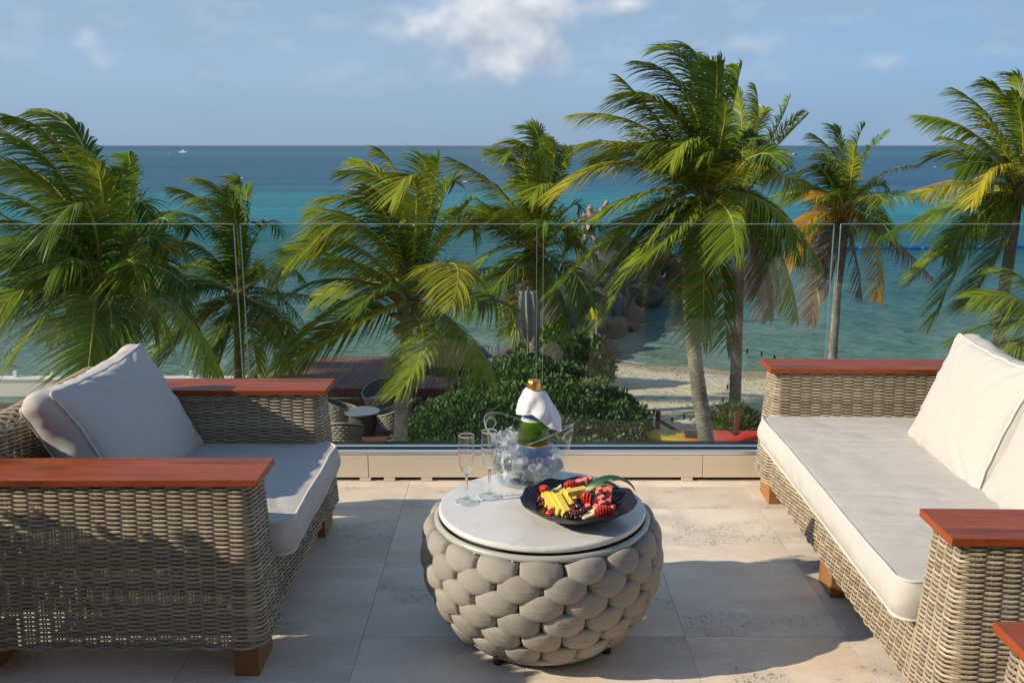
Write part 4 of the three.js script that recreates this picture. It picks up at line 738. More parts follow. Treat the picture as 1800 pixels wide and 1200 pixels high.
function frond(R, A, K, B, kind, leafLen, palm, droopK = 1) {
  const bez = (t) => V().addScaledVector(A, (1 - t) * (1 - t)).addScaledVector(K, 2 * t * (1 - t)).addScaledVector(B, t * t);
  const pts = []; for (let k = 0; k <= 22; k++) pts.push(bez(k / 22));
  let len = 0; for (let k = 1; k <= 22; k++) len += pts[k].distanceTo(pts[k - 1]);
  const tan = (t) => V().subVectors(bez(Math.min(1, t + 0.02)), bez(Math.max(0, t - 0.02))).normalize();
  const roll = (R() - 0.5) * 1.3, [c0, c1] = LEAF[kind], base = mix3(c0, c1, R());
  const faceN = (T) => { const S = V().crossVectors(T, V(0, 1, 0)); if (S.lengthSq() < 0.02) S.set(0.3, 0, 1); S.normalize(); const N = V().crossVectors(S, T).normalize(); S.applyAxisAngle(T, roll); N.applyAxisAngle(T, roll); return [S, N]; };
  const b = new Builder(true), n = Math.round(clamp(len * 31, 46, 130)), P = V(), D = V(), Wv = V(), Nn = V(), G = V(0, -1, 0);
  const gust = 0.5 + 0.55 * R(), yellowing = kind === 'g' ? R() * R() * 0.5 : 0, torn = R() < 0.3 ? 0.3 : 0.05;
  for (let k = 0; k < n; k++) {
    const t = 0.1 + 0.9 * Math.pow((k + 0.5) / n, 0.92), p = bez(t), T = tan(t), [S, N] = faceN(T);
    for (const s of [-1, 1]) {
      if (R() < torn) continue;
      const L = leafLen * (0.42 + 0.58 * Math.pow(Math.sin(Math.PI * Math.min(1, 0.16 + 0.62 * t + (t > 0.6 ? (t - 0.6) * 0.42 : 0))), 0.8)) * (t > 0.86 ? 1 - (t - 0.86) * 3.4 : 1) * (0.84 + 0.3 * R());
      D.set(0, 0, 0).addScaledVector(S, s * (1.05 - 0.4 * t)).addScaledVector(T, 0.36 + 0.7 * t + 0.12 * (R() - 0.5)).addScaledVector(N, 0.3 - 0.25 * t + 0.14 * (R() - 0.5)).addScaledVector(WIND, gust * (0.2 + 0.16 * R())).normalize();
      const droop = droopK * (0.26 + 0.24 * R()) * (0.7 + L * 0.6), wd = (0.0115 + 0.0055 * R()) * (0.8 + 0.4 * leafLen), tw = (R() - 0.5) * 1.1;
      Nn.copy(N).applyAxisAngle(D, tw); Wv.crossVectors(D, Nn).normalize();
      const tone = 0.7 + 0.6 * R(), dry = R() < 0.12 ? 0.7 : 0.25 * R();
      let prev = -1;
      for (let q = 0; q <= 4; q++) {
        const f = q / 4, w = wd * (f < 0.2 ? 0.65 + f * 1.75 : 1 - Math.pow((f - 0.2) / 0.8, 1.6) * 0.93);
        P.copy(p).addScaledVector(D, L * f * (1 - 0.12 * f)).addScaledVector(G, L * droop * f * f).addScaledVector(WIND, L * gust * 0.26 * f * f);
        let c = mix3(base, LEAF.y[0], clamp(yellowing + (f > 0.7 ? (f - 0.7) * dry : 0))); if (kind !== 'd') c = mix3(c, LEAF.d[0], f > 0.72 ? (f - 0.72) * 2.2 * dry : 0);
        c = [c[0] * tone, c[1] * tone, c[2] * tone];
        const i = b.v(P.clone().addScaledVector(Wv, -w), null, 0, f, c); b.v(P.clone().addScaledVector(Wv, w), null, 1, f, c);
        if (prev >= 0) b.quad(prev, prev + 1, i + 1, i);
        prev = i;
      }
    }
  }
  const m = mesh('frond', b.build(true), leafMat, palm);
  const rb = new Builder(true), rc = kind === 'd' ? [0.2, 0.13, 0.07] : kind === 'o' ? [0.42, 0.26, 0.04] : mix3([0.26, 0.26, 0.03], [0.46, 0.34, 0.04], R());
  rb.tube(pts, V(0, 1, 0.2), (f) => 0.005 + 0.036 * Math.pow(1 - f, 1.5), (f) => 0.005 + 0.03 * Math.pow(1 - f, 1.3), 6, rc);
  mesh('rachis', rb.build(), rachisMat, m);
}
// crown and trunk are given where the photograph shows them: picture points taken at the palm's depth
function palm({ name = 'palm_tree', label, Z, crown, trunk, r0, r1, fronds, fill = [], leaf = 0.72, seed, nuts = 0 }) {
  const R = rng(seed), C = at(crown[0], crown[1], Z), t = thing(name, label, 'palm tree', [0, 0, 0], null);
  const base = at(trunk[trunk.length - 1][0], trunk[trunk.length - 1][1], Z); const foot = base.y > SAND_Y + 0.1 ? V(base.x + (base.x - C.x) * 0.12, SAND_Y - 0.1, base.z) : base.clone().setY(SAND_Y - 0.1);
  t.position.set(foot.x, SAND_Y, foot.z);
  const o = t.position, rel = (p) => p.sub(o);
  const path = curve([rel(C.clone().add(V(0, 0.12, 0))), ...trunk.map((q) => rel(at(q[0], q[1], Z))), rel(foot)], 110), tb = new Builder();
  tb.tube(path, V(1, 0, 0), (f) => (lerp(r1, r0, Math.pow(f, 1.25)) + (f > 0.9 ? (f - 0.9) * 0.9 * r0 : 0)) * (1 + 0.045 * Math.sin(f * 330 + Math.sin(f * 40))), (f) => (lerp(r1, r0, Math.pow(f, 1.25)) + (f > 0.9 ? (f - 0.9) * 0.9 * r0 : 0)) * (1 + 0.045 * Math.sin(f * 330 + 0.6)), 14);
  mesh('trunk', tb.build(), barkMat, t);
  // fibrous heart of the crown: old leaf bases
  const heart = [];
  for (let k = 0; k < 16; k++) { const a = k * 2.4, up = 0.2 + R() * 0.6, d = V(Math.cos(a), up, Math.sin(a)).normalize(), b = new Builder(), p0 = rel(C.clone()).add(V(0, -0.28 + R() * 0.3, 0)); b.tube([p0, p0.clone().addScaledVector(d, 0.14), p0.clone().addScaledVector(d, 0.34)], V(0, 1, 0.01), (f) => 0.10 - 0.07 * f, (f) => 0.055 - 0.03 * f, 7); heart.push(b.build()); }
  const hb = new THREE.SphereGeometry(0.17, 14, 10); hb.scale(1, 1.9, 1); hb.translate(C.x - o.x, C.y - o.y - 0.1, C.z - o.z); heart.push(hb);
  mesh('crown_heart', merge(heart), huskMat, t);
  for (let k = 0; k < nuts; k++) { const a = R() * 6.28, g = mesh('coconut', new THREE.SphereGeometry(0.1, 14, 10), nutMat, t); g.position.copy(rel(C.clone())).add(V(Math.cos(a) * 0.26, -0.28 - R() * 0.22, Math.sin(a) * 0.26)); g.scale.set(0.85, 1.12, 0.85); }
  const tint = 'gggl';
  for (const f of fronds) {
    const [kx, ky, tx, ty, dz = 0, kind] = f, A = rel(C.clone()).add(V((R() - 0.5) * 0.12, (R() - 0.3) * 0.2, (R() - 0.5) * 0.12)), K = rel(at(kx, ky, Z - dz * 0.55)), B = rel(at(tx, ty, Z - dz));
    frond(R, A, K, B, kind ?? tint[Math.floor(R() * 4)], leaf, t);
  }
  for (const [az, el, L, kind] of fill) {                               // fronds that point away or towards us: heading, rise, length
    const a = az * Math.PI / 180, e = el * Math.PI / 180, d = V(Math.sin(a) * Math.cos(e), Math.sin(e), -Math.cos(a) * Math.cos(e)), A = rel(C.clone());
    frond(R, A, A.clone().addScaledVector(d, L * 0.6), A.clone().addScaledVector(d, L * 0.9).add(V(-0.35, -L * 0.3 - 0.15, 0)), kind ?? 'g', leaf, t);
  }
}
const around = (n, el, L, off = 0, kind) => Array.from({ length: n }, (_, k) => [off + k * 360 / n, el + (k % 3) * 7, L * (0.88 + 0.06 * (k % 4)), kind]);
palm({ label: 'large dark wind-blown palm at the left edge, above the white sea wall', Z: 13, crown: [168, 500], trunk: [[168, 560], [165, 640], [160, 720]], r0: 0.14, r1: 0.1, seed: 1, leaf: 0.7, nuts: 5,
  fronds: [[190, 190, 55, 195, -0.4], [165, 230, 5, 205, 0], [150, 250, -40, 222, 0.4], [120, 290, -60, 270, 0.8], [110, 340, -60, 335, 1], [178, 240, 90, 225, -1], [172, 262, 78, 420, 1.3], [60, 420, -40, 345, 0.8], [90, 440, -40, 462, 1.2], [70, 445, -25, 575, 1.5, 'l'], [95, 505, 12, 650, 1.2, 'l'], [166, 560, 148, 702, 1.9, 'l'], [222, 530, 208, 690, 1.4], [250, 425, 330, 505, 0.8], [320, 480, 395, 675, 1.2], [270, 470, 352, 580, 0.4], [140, 350, 60, 300, -1], [190, 330, 215, 300, -0.8], [120, 390, 20, 390, 0.2], [110, 470, -10, 520, -0.8], [200, 300, 150, 260, 0.6], [140, 380, 40, 430, 1.1]],
  fill: [...around(10, 32, 2.1, 20), ...around(4, -12, 1.7, 50)] });
palm({ label: 'dark palm close behind the left-edge palm, one frond arching right', Z: 21.5, crown: [226, 428], trunk: [[228, 490], [234, 560], [240, 640], [243, 720]], r0: 0.17, r1: 0.12, seed: 2, leaf: 0.84,
  fronds: [[238, 270, 205, 310, 0.6], [248, 300, 262, 395, 0.3], [225, 330, 180, 330, 0], [262, 380, 335, 450, 0], [296, 430, 325, 560, 0.6], [200, 360, 120, 420, 0.6], [255, 470, 270, 590, 0.8], [205, 470, 180, 580, 0.7], [215, 300, 160, 280, -0.6], [235, 310, 225, 270, -1], [190, 390, 110, 360, -0.5]],
  fill: [...around(7, 25, 2.4, 10), ...around(4, -15, 2.0, 40)] });
palm({ label: 'palm directly behind the left gap between the glass panels', Z: 24, crown: [418, 520], trunk: [[420, 580], [420, 650], [419, 720]], r0: 0.16, r1: 0.12, seed: 3, leaf: 0.86,
  fronds: [[412, 350, 300, 330, 0], [420, 320, 345, 312, -0.4], [432, 300, 418, 318, 0], [400, 365, 285, 372, 0.6], [365, 400, 275, 430, 0.9], [428, 330, 340, 352, 1, 'l'], [450, 350, 492, 405, 0.3], [440, 340, 430, 330, -1], [478, 430, 485, 520, 0.6], [510, 512, 610, 528, 0.8], [505, 560, 505, 650, 1], [345, 470, 285, 560, 1.2], [350, 540, 275, 650, 1.4], [400, 600, 365, 695, 1.5], [455, 600, 452, 695, 1.3], [380, 450, 300, 470, -0.6], [470, 480, 530, 560, -0.6], [425, 400, 400, 330, 0.9]],
  fill: [...around(6, 30, 2.8, 15), ...around(5, -20, 2.4, 30)] });
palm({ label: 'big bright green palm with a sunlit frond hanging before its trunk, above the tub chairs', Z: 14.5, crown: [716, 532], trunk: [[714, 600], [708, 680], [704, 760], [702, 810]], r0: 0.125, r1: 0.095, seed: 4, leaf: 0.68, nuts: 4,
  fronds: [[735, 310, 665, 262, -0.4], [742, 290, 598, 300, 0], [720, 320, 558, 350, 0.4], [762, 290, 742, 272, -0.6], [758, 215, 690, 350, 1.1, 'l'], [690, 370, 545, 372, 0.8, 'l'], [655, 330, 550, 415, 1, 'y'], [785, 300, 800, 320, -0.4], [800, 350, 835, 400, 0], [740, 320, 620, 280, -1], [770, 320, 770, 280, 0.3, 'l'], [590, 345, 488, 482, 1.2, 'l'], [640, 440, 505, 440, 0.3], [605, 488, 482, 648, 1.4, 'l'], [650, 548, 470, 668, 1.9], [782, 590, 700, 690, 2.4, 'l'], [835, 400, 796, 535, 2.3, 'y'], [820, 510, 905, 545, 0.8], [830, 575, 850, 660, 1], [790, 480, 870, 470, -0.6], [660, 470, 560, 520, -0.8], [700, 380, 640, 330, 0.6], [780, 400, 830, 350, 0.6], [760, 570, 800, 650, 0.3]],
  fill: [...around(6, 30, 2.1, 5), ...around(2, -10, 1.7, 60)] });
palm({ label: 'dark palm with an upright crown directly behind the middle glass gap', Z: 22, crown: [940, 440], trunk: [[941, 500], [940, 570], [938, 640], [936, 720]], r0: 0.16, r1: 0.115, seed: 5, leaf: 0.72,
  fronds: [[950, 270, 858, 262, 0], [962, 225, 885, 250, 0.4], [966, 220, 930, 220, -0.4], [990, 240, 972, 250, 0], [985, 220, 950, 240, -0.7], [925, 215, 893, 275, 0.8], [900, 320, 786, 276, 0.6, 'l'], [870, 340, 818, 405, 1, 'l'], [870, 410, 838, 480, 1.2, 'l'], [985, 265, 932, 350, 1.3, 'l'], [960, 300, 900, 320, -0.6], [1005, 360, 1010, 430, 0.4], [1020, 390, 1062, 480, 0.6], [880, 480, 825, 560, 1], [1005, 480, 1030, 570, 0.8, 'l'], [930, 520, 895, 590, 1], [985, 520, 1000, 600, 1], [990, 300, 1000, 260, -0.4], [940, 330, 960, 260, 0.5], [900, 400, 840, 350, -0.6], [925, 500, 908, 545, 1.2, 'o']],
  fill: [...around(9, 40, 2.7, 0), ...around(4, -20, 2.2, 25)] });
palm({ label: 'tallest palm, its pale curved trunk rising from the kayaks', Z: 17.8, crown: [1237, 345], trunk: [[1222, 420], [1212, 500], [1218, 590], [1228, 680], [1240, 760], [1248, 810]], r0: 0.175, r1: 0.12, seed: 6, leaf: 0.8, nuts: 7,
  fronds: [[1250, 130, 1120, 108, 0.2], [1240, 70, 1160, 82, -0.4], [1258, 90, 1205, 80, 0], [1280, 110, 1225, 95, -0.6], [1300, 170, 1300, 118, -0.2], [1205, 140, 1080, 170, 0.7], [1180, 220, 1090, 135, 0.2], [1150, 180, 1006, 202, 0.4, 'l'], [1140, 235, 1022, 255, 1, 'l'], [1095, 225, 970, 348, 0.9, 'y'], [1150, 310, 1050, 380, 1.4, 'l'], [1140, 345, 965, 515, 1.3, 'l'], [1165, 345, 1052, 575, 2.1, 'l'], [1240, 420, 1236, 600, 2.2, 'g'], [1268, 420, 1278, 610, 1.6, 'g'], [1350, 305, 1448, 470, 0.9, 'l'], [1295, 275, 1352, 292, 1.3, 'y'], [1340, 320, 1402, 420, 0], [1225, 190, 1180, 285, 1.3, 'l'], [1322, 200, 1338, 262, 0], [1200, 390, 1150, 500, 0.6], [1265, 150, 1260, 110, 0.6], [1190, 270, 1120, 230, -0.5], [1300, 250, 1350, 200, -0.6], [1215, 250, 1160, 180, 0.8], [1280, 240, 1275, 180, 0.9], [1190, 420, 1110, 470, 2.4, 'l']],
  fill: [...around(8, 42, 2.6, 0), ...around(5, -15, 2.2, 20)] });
palm({ label: 'thin dark palm behind the tallest one, ragged dead fronds on its right', Z: 22.5, crown: [1303, 335], trunk: [[1302, 400], [1300, 470], [1297, 560], [1294, 650], [1291, 745]], r0: 0.165, r1: 0.11, seed: 7, leaf: 0.72,
  fronds: [[1312, 200, 1288, 130, 0], [1345, 210, 1328, 150, 0], [1352, 240, 1412, 196, 0.4], [1378, 215, 1388, 172, -0.4], [1385, 235, 1420, 202, 0.2], [1360, 340, 1412, 470, 0.4], [1345, 420, 1352, 560, 0.8, 'd'], [1380, 430, 1400, 560, 1, 'l'], [1365, 410, 1375, 540, 0.4, 'd'], [1330, 430, 1330, 520, 0.8, 'd'], [1340, 260, 1360, 300, 0.6], [1370, 290, 1425, 330, -0.4], [1320, 220, 1345, 190, -0.6]],
  fill: [...around(6, 34, 2.2, 0), ...around(5, -20, 2.0, 40)] });
palm({ label: 'slim palm with orange-yellow lower fronds behind the right glass gap', Z: 26, crown: [1483, 372], trunk: [[1483, 430], [1474, 500], [1468, 580], [1464, 640], [1463, 700]], r0: 0.14, r1: 0.1, seed: 8, leaf: 0.7,
  fronds: [[1488, 270, 1428, 235, 0], [1478, 230, 1468, 222, -0.4], [1500, 250, 1520, 220, 0], [1515, 270, 1562, 230, 0.2], [1448, 255, 1408, 310, 0.6], [1430, 315, 1375, 360, 0.4], [1550, 290, 1614, 290, 0.2, 'g'], [1560, 335, 1606, 345, 0.4], [1460, 325, 1432, 348, 1, 'o'], [1450, 362, 1408, 398, 1.2, 'o'], [1435, 385, 1390, 470, 1, 'o'], [1548, 370, 1545, 530, 1.1, 'o'], [1440, 420, 1428, 570, 0.8, 'd'], [1505, 440, 1515, 520, 0.6, 'd'], [1560, 400, 1640, 490, 0.5, 'd'], [1520, 320, 1560, 400, -0.5], [1470, 280, 1440, 270, 0.8, 'l'], [1480, 430, 1455, 520, 0.7, 'd'], [1505, 300, 1500, 250, 0.6, 'l']],
  fill: [...around(7, 34, 2.3, 0), ...around(4, -5, 2.0, 40)] });
palm({ label: 'palm with yellowing fronds at the right edge, trunk leaning behind the sofa cushion', Z: 20.5, crown: [1790, 330], trunk: [[1782, 400], [1772, 470], [1759, 560], [1754, 640], [1752, 740]], r0: 0.15, r1: 0.115, seed: 9, leaf: 0.76, nuts: 6,
  fronds: [[1760, 200, 1676, 155, 0], [1730, 210, 1616, 204, 0.6, 'l'], [1795, 180, 1732, 140, -0.4], [1805, 150, 1785, 130, 0], [1835, 180, 1865, 140, 0], [1752, 240, 1708, 360, 1.4, 'y'], [1700, 310, 1618, 340, 1, 'y'], [1690, 350, 1568, 408, 0.4], [1715, 375, 1595, 500, 1.1, 'l'], [1710, 390, 1632, 580, 1.6, 'l'], [1860, 330, 1905, 470, 0.6], [1770, 440, 1690, 540, 1.2], [1850, 260, 1920, 260, 0.4], [1770, 240, 1720, 200, 0.8, 'l'], [1740, 260, 1660, 240, -0.6], [1810, 220, 1780, 160, 0.6], [1830, 400, 1840, 520, 1]],
  fill: [...around(6, 32, 2.5, 0), ...around(5, -15, 2.1, 20)] });
palm({ label: 'low palm behind the sofa back at the right edge, only its left fronds showing', Z: 15, crown: [1880, 600], trunk: [[1882, 640], [1884, 720], [1886, 800]], r0: 0.16, r1: 0.13, seed: 10, leaf: 0.68,
  fronds: [[1800, 500, 1712, 522, 0.3, 'l'], [1770, 535, 1680, 600, 0.4], [1800, 575, 1712, 650, 1], [1820, 480, 1760, 470, -0.5], [1900, 450, 1960, 480, 0.4], [1940, 560, 2010, 650, 0.4], [1860, 660, 1840, 760, 1], [1800, 620, 1760, 700, 1.4]],
  fill: [...around(6, 32, 2.0, 0)] });

// ---------------------------------------------------------------- shrubs
const shrubLeaf = (w, L) => { const s = new Builder(); const rows = [[0, 0.1], [0.25, 0.85], [0.5, 1], [0.78, 0.7], [1, 0.05]]; rows.forEach(([y, k], j) => { for (const e of [-1, 0, 1]) s.v(V(e * k * w, 0.12 * w * (1 - Math.abs(e)) * -1 + y * y * L * 0.12, y * L), null, e, y); if (j) for (let e = 0; e < 2; e++) { const a = (j - 1) * 3 + e; s.quad(a, a + 1, a + 4, a + 3); } }); return s.build(true); };
const shrubMat = phy({ color: rgb(1, 1, 1), roughness: 0.75, transmission: 0.3, thickness: 0, clearcoat: 0.35, clearcoatRoughness: 0.35 });
const twigMat = std({ color: rgb(0.12, 0.085, 0.05), roughness: 0.95 }), innerMat = std({ color: rgb(0.07, 0.16, 0.02), roughness: 1 });
function shrub(name, label, lobes, n, leafW, leafL, cols, seed, floor = SAND_Y) {       // lobes: [x, y, z, rx, ry, rz]
  const R = rng(seed), t = thing(name, label, 'shrub', [lobes[0][0], floor, lobes[0][2]]), o = t.position, inner = [], twigs = new Builder();
  for (const l of lobes) {
    const g = new THREE.IcosahedronGeometry(1, 4), p = g.attributes.position;
    for (let i = 0; i < p.count; i++) { const k = 0.7 + 0.24 * fbm3(p.getX(i) * 2.5 + l[0], p.getY(i) * 2.5, p.getZ(i) * 2.5, 3, seed); p.setXYZ(i, l[0] + p.getX(i) * l[3] * k - o.x, l[1] + p.getY(i) * l[4] * k - o.y, l[2] + p.getZ(i) * l[5] * k - o.z); }
    inner.push(g);
    for (let k = 0; k < 5; k++) { const a = R() * 6.28, q = V(l[0] + Math.cos(a) * l[3] * 0.5 - o.x, l[1] + l[4] * 0.6 - o.y, l[2] + Math.sin(a) * l[5] * 0.5 - o.z); twigs.tube([V(l[0] - o.x, 0, l[2] - o.z), q.clone().multiplyScalar(0.5).add(V((l[0] - o.x) * 0.5, 0, (l[2] - o.z) * 0.5)), q], V(1, 0, 0.1), 0.02, 0.02, 5); }
  }
  mesh('stems', twigs.build(), twigMat, t);
  const core = merge(inner.map((g) => { g.setAttribute('uv', new THREE.Float32BufferAttribute(new Float32Array(g.attributes.position.count * 2), 2)); g.computeVertexNormals(); return g; }));
  mesh('inner_foliage', core, innerMat, t);
  const im = new THREE.InstancedMesh(shrubLeaf(leafW, leafL), shrubMat, n), M = new THREE.Matrix4(), Q = new THREE.Quaternion(), col = new THREE.Color(), area = lobes.map((l) => l[3] * l[5] + l[4] * l[5]), tot = area.reduce((a, b) => a + b, 0);
  let k = 0, guard = 0;
  while (k < n && guard++ < n * 6) {
    let pick = R() * tot, li = 0; while (pick > area[li] && li < lobes.length - 1) { pick -= area[li]; li++; }
    const l = lobes[li], u = R() * 2 - 1, a = R() * 6.28, s = Math.sqrt(1 - u * u), d = V(Math.cos(a) * s, u, Math.sin(a) * s);
    if (d.y < -0.35) continue;
    const clump = fbm3(d.x * 4 + l[0], d.y * 4, d.z * 4, 3, seed + 2), kk = 0.72 + 0.42 * clump + (R() - 0.5) * 0.16;
    const p = V(l[0] + d.x * l[3] * kk - o.x, l[1] + d.y * l[4] * kk - o.y, l[2] + d.z * l[5] * kk - o.z);
    if (lobes.some((m, i) => i !== li && ((p.x + o.x - m[0]) / m[3]) ** 2 + ((p.y + o.y - m[1]) / m[4]) ** 2 + ((p.z + o.z - m[2]) / m[5]) ** 2 < 0.42)) continue;
    const out = d.clone().add(V((R() - 0.5) * 1.5, 0.35 + (R() - 0.5) * 0.9, (R() - 0.5) * 1.5)).normalize();
    Q.setFromUnitVectors(V(0, 0, 1), out); Q.multiply(new THREE.Quaternion().setFromAxisAngle(V(0, 0, 1), R() * 6.28));
    const sc = 0.7 + R() * 0.6; M.compose(p, Q, V(sc, sc, sc)); im.setMatrixAt(k, M);
    const c = mix3(cols[0], cols[1], Math.pow(R(), 1.9)); const pt = fbm3((p.x + o.x) * 1.6, p.y * 1.6, p.z * 1.6, 3, seed + 8), f = (0.45 + 0.75 * R()) * (0.55 + 0.9 * pt); col.setRGB(c[0] * f, c[1] * f, c[2] * f); im.setColorAt(k, col);
    k++;
  }
  im.count = k; im.name = 'leaves'; im.castShadow = im.receiveShadow = true; im.userData.kind = 'stuff'; t.add(im);
}
{
  // a planted trough just outside the left edge of the view shades the near arm and the floor beside it
  const t = thing('planter_trough', 'grey planted trough on the terrace just outside the left edge', 'planter', [-2.2, 0, -2.0]), m = std({ color: rgb(0.3, 0.29, 0.27), roughness: 0.85 });
  mesh('side', box(1.42, 0.56, 0.03, 0.004, 0, 0.282, 0.285), m, t); mesh('side', box(1.42, 0.56, 0.03, 0.004, 0, 0.282, -0.285), m, t); mesh('end', box(0.03, 0.56, 0.539, 0.004, -0.695, 0.282, 0), m, t); mesh('end', box(0.03, 0.56, 0.539, 0.004, 0.695, 0.282, 0), m, t);
  mesh('soil', box(1.355, 0.04, 0.535, 0, 0, 0.5, 0), std({ color: rgb(0.07, 0.05, 0.035), roughness: 1 }), t);
}
shrub('trough_plant', 'leafy green plant filling the trough just outside the left edge', [[-1.95, 0.68, -2.0, 0.42, 0.3, 0.28], [-1.7, 0.64, -2.02, 0.26, 0.24, 0.26], [-2.25, 0.7, -2.0, 0.4, 0.32, 0.28], [-2.6, 0.68, -2.02, 0.34, 0.3, 0.28]], 4200, 0.016, 0.07, [[0.045, 0.12, 0.012], [0.12, 0.22, 0.02]], 54, 0.5);
const ground = (px, py) => onY(px, py, SAND_Y);
shrub('beach_shrub', 'wide dense dark green shrub behind the ice bucket, rounded off towards the sand', [[-0.2, -4.55, -18.9, 2.1, 1.05, 1.7], [-1.15, -4.6, -18.6, 1.1, 0.85, 1.2], [1.3, -4.5, -19.4, 1.5, 1.1, 1.5], [2.15, -4.65, -18.9, 0.85, 0.95, 1.0], [0.4, -4.35, -20.4, 1.9, 1.2, 1.2], [-0.6, -4.75, -17.5, 1.4, 0.75, 0.9], [0.9, -4.8, -17.4, 1.5, 0.75, 0.9], [2.0, -4.9, -17.5, 0.8, 0.6, 0.8]], 52000, 0.026, 0.085, [[0.045, 0.125, 0.012], [0.13, 0.25, 0.02]], 51);
shrub('sea_grape', 'bright yellow-green shrub with large round leaves beside the flag pole', [[1.9, -4.45, -25.7, 0.85, 0.85, 0.7], [1.1, -4.3, -25.4, 0.85, 0.9, 0.8], [2.25, -4.75, -25.2, 0.5, 0.5, 0.5]], 1500, 0.07, 0.15, [[0.1, 0.2, 0.014], [0.24, 0.36, 0.025]], 52);
shrub('grass_clump', 'low olive clump of growth at the foot of the thin dark palm', [[5.25, -4.95, -21.3, 0.55, 0.42, 0.4], [4.95, -5.0, -21.2, 0.35, 0.25, 0.3]], 1800, 0.012, 0.16, [[0.09, 0.13, 0.025], [0.2, 0.2, 0.05]], 53);

// ---------------------------------------------------------------- rock breakwater
const stone = (seed) => { const g = mergeVertices(new THREE.IcosahedronGeometry(1, 3).deleteAttribute('uv').deleteAttribute('normal')), p = g.attributes.position, R = rng(seed), cuts = Array.from({ length: 13 }, () => [V(R() - 0.5, R() - 0.5, R() - 0.5).normalize(), 0.52 + R() * 0.3]); for (let i = 0; i < p.count; i++) { const v = V(p.getX(i), p.getY(i), p.getZ(i)); for (const [n, d] of cuts) { const q = v.dot(n); if (q > d) v.addScaledVector(n, (d - q) * 0.97); } v.multiplyScalar(0.9 + 0.2 * fbm3(v.x * 2.2 + seed, v.y * 2.2, v.z * 2.2, 3, seed)); p.setXYZ(i, v.x, v.y, v.z); } g.computeVertexNormals(); return boxUV(g, 0.6); };
{
  const t = thing('rock_breakwater', 'dark boulder breakwater running out from the beach into the sea', 'breakwater', [1.6, SAND_Y, -27]);
  const R = rng(88), forms = Array.from({ length: 7 }, (_, k) => stone(500 + k));
  const rb = tex(256, 256, (u, v) => fbm2(u * 8, v * 8, 8, 8, 5, 55), false, 1, 1), rm = tex(256, 256, (u, v) => { const n = fbm2(u * 6, v * 6, 6, 6, 5, 57); return [0.7 + 0.6 * n, 0.7 + 0.6 * n, 0.7 + 0.6 * n].map((x) => x * 0.8); }, false, 1, 1);
  const mats = [[0.075, 0.069, 0.06], [0.105, 0.095, 0.083], [0.058, 0.054, 0.048], [0.13, 0.118, 0.1]].map((c) => std({ color: rgb(...c), map: rm, roughness: 0.9, bumpMap: rb, bumpScale: 0.06 }));
  const put = (x, y, z, s) => { const m = mesh('boulder', forms[Math.floor(R() * 7)], mats[Math.floor(R() * 4)], t); m.position.set(x, y, z).sub(t.position); m.rotation.set(R() * 6, R() * 6, R() * 6); m.scale.set(s * (0.85 + R() * 0.4), s * (0.7 + R() * 0.3), s * (0.85 + R() * 0.4)); };
  for (let k = 0; k < 150; k++) {                                       // ridge from the beach out to the head
    const q = k / 150, side = R() * 2 - 1, z = lerp(26.8, 46, q), cx = lerp(0.7, 5.6, Math.pow(q, 1.15)), half = lerp(1.3, 2.4, q), h = lerp(0.6, 2.25, Math.min(1, q * 1.35)) * (1 - Math.pow(Math.abs(side), 1.7));
    put(cx + side * half, SEA_Y - 0.15 + h * (0.85 + 0.2 * R()), -(z + (R() - 0.5)), lerp(0.34, 0.56, Math.min(1, q * 2)) + R() * 0.4);
  }
  for (let k = 0; k < 26; k++) { const a = R() * 6.28, r = Math.sqrt(R()); put(7.0 + Math.cos(a) * r * 2.4, SEA_Y - 0.1 + 2.3 * (1 - r), -(47 + Math.sin(a) * r * 2.4), 0.6 + R() * 0.5); }
  for (let k = 0; k < 36; k++) put(-2.2 + R() * 3.6, SAND_Y + 0.1 + R() * 0.75, -(23.6 + R() * 2.4), 0.32 + R() * 0.3);
}
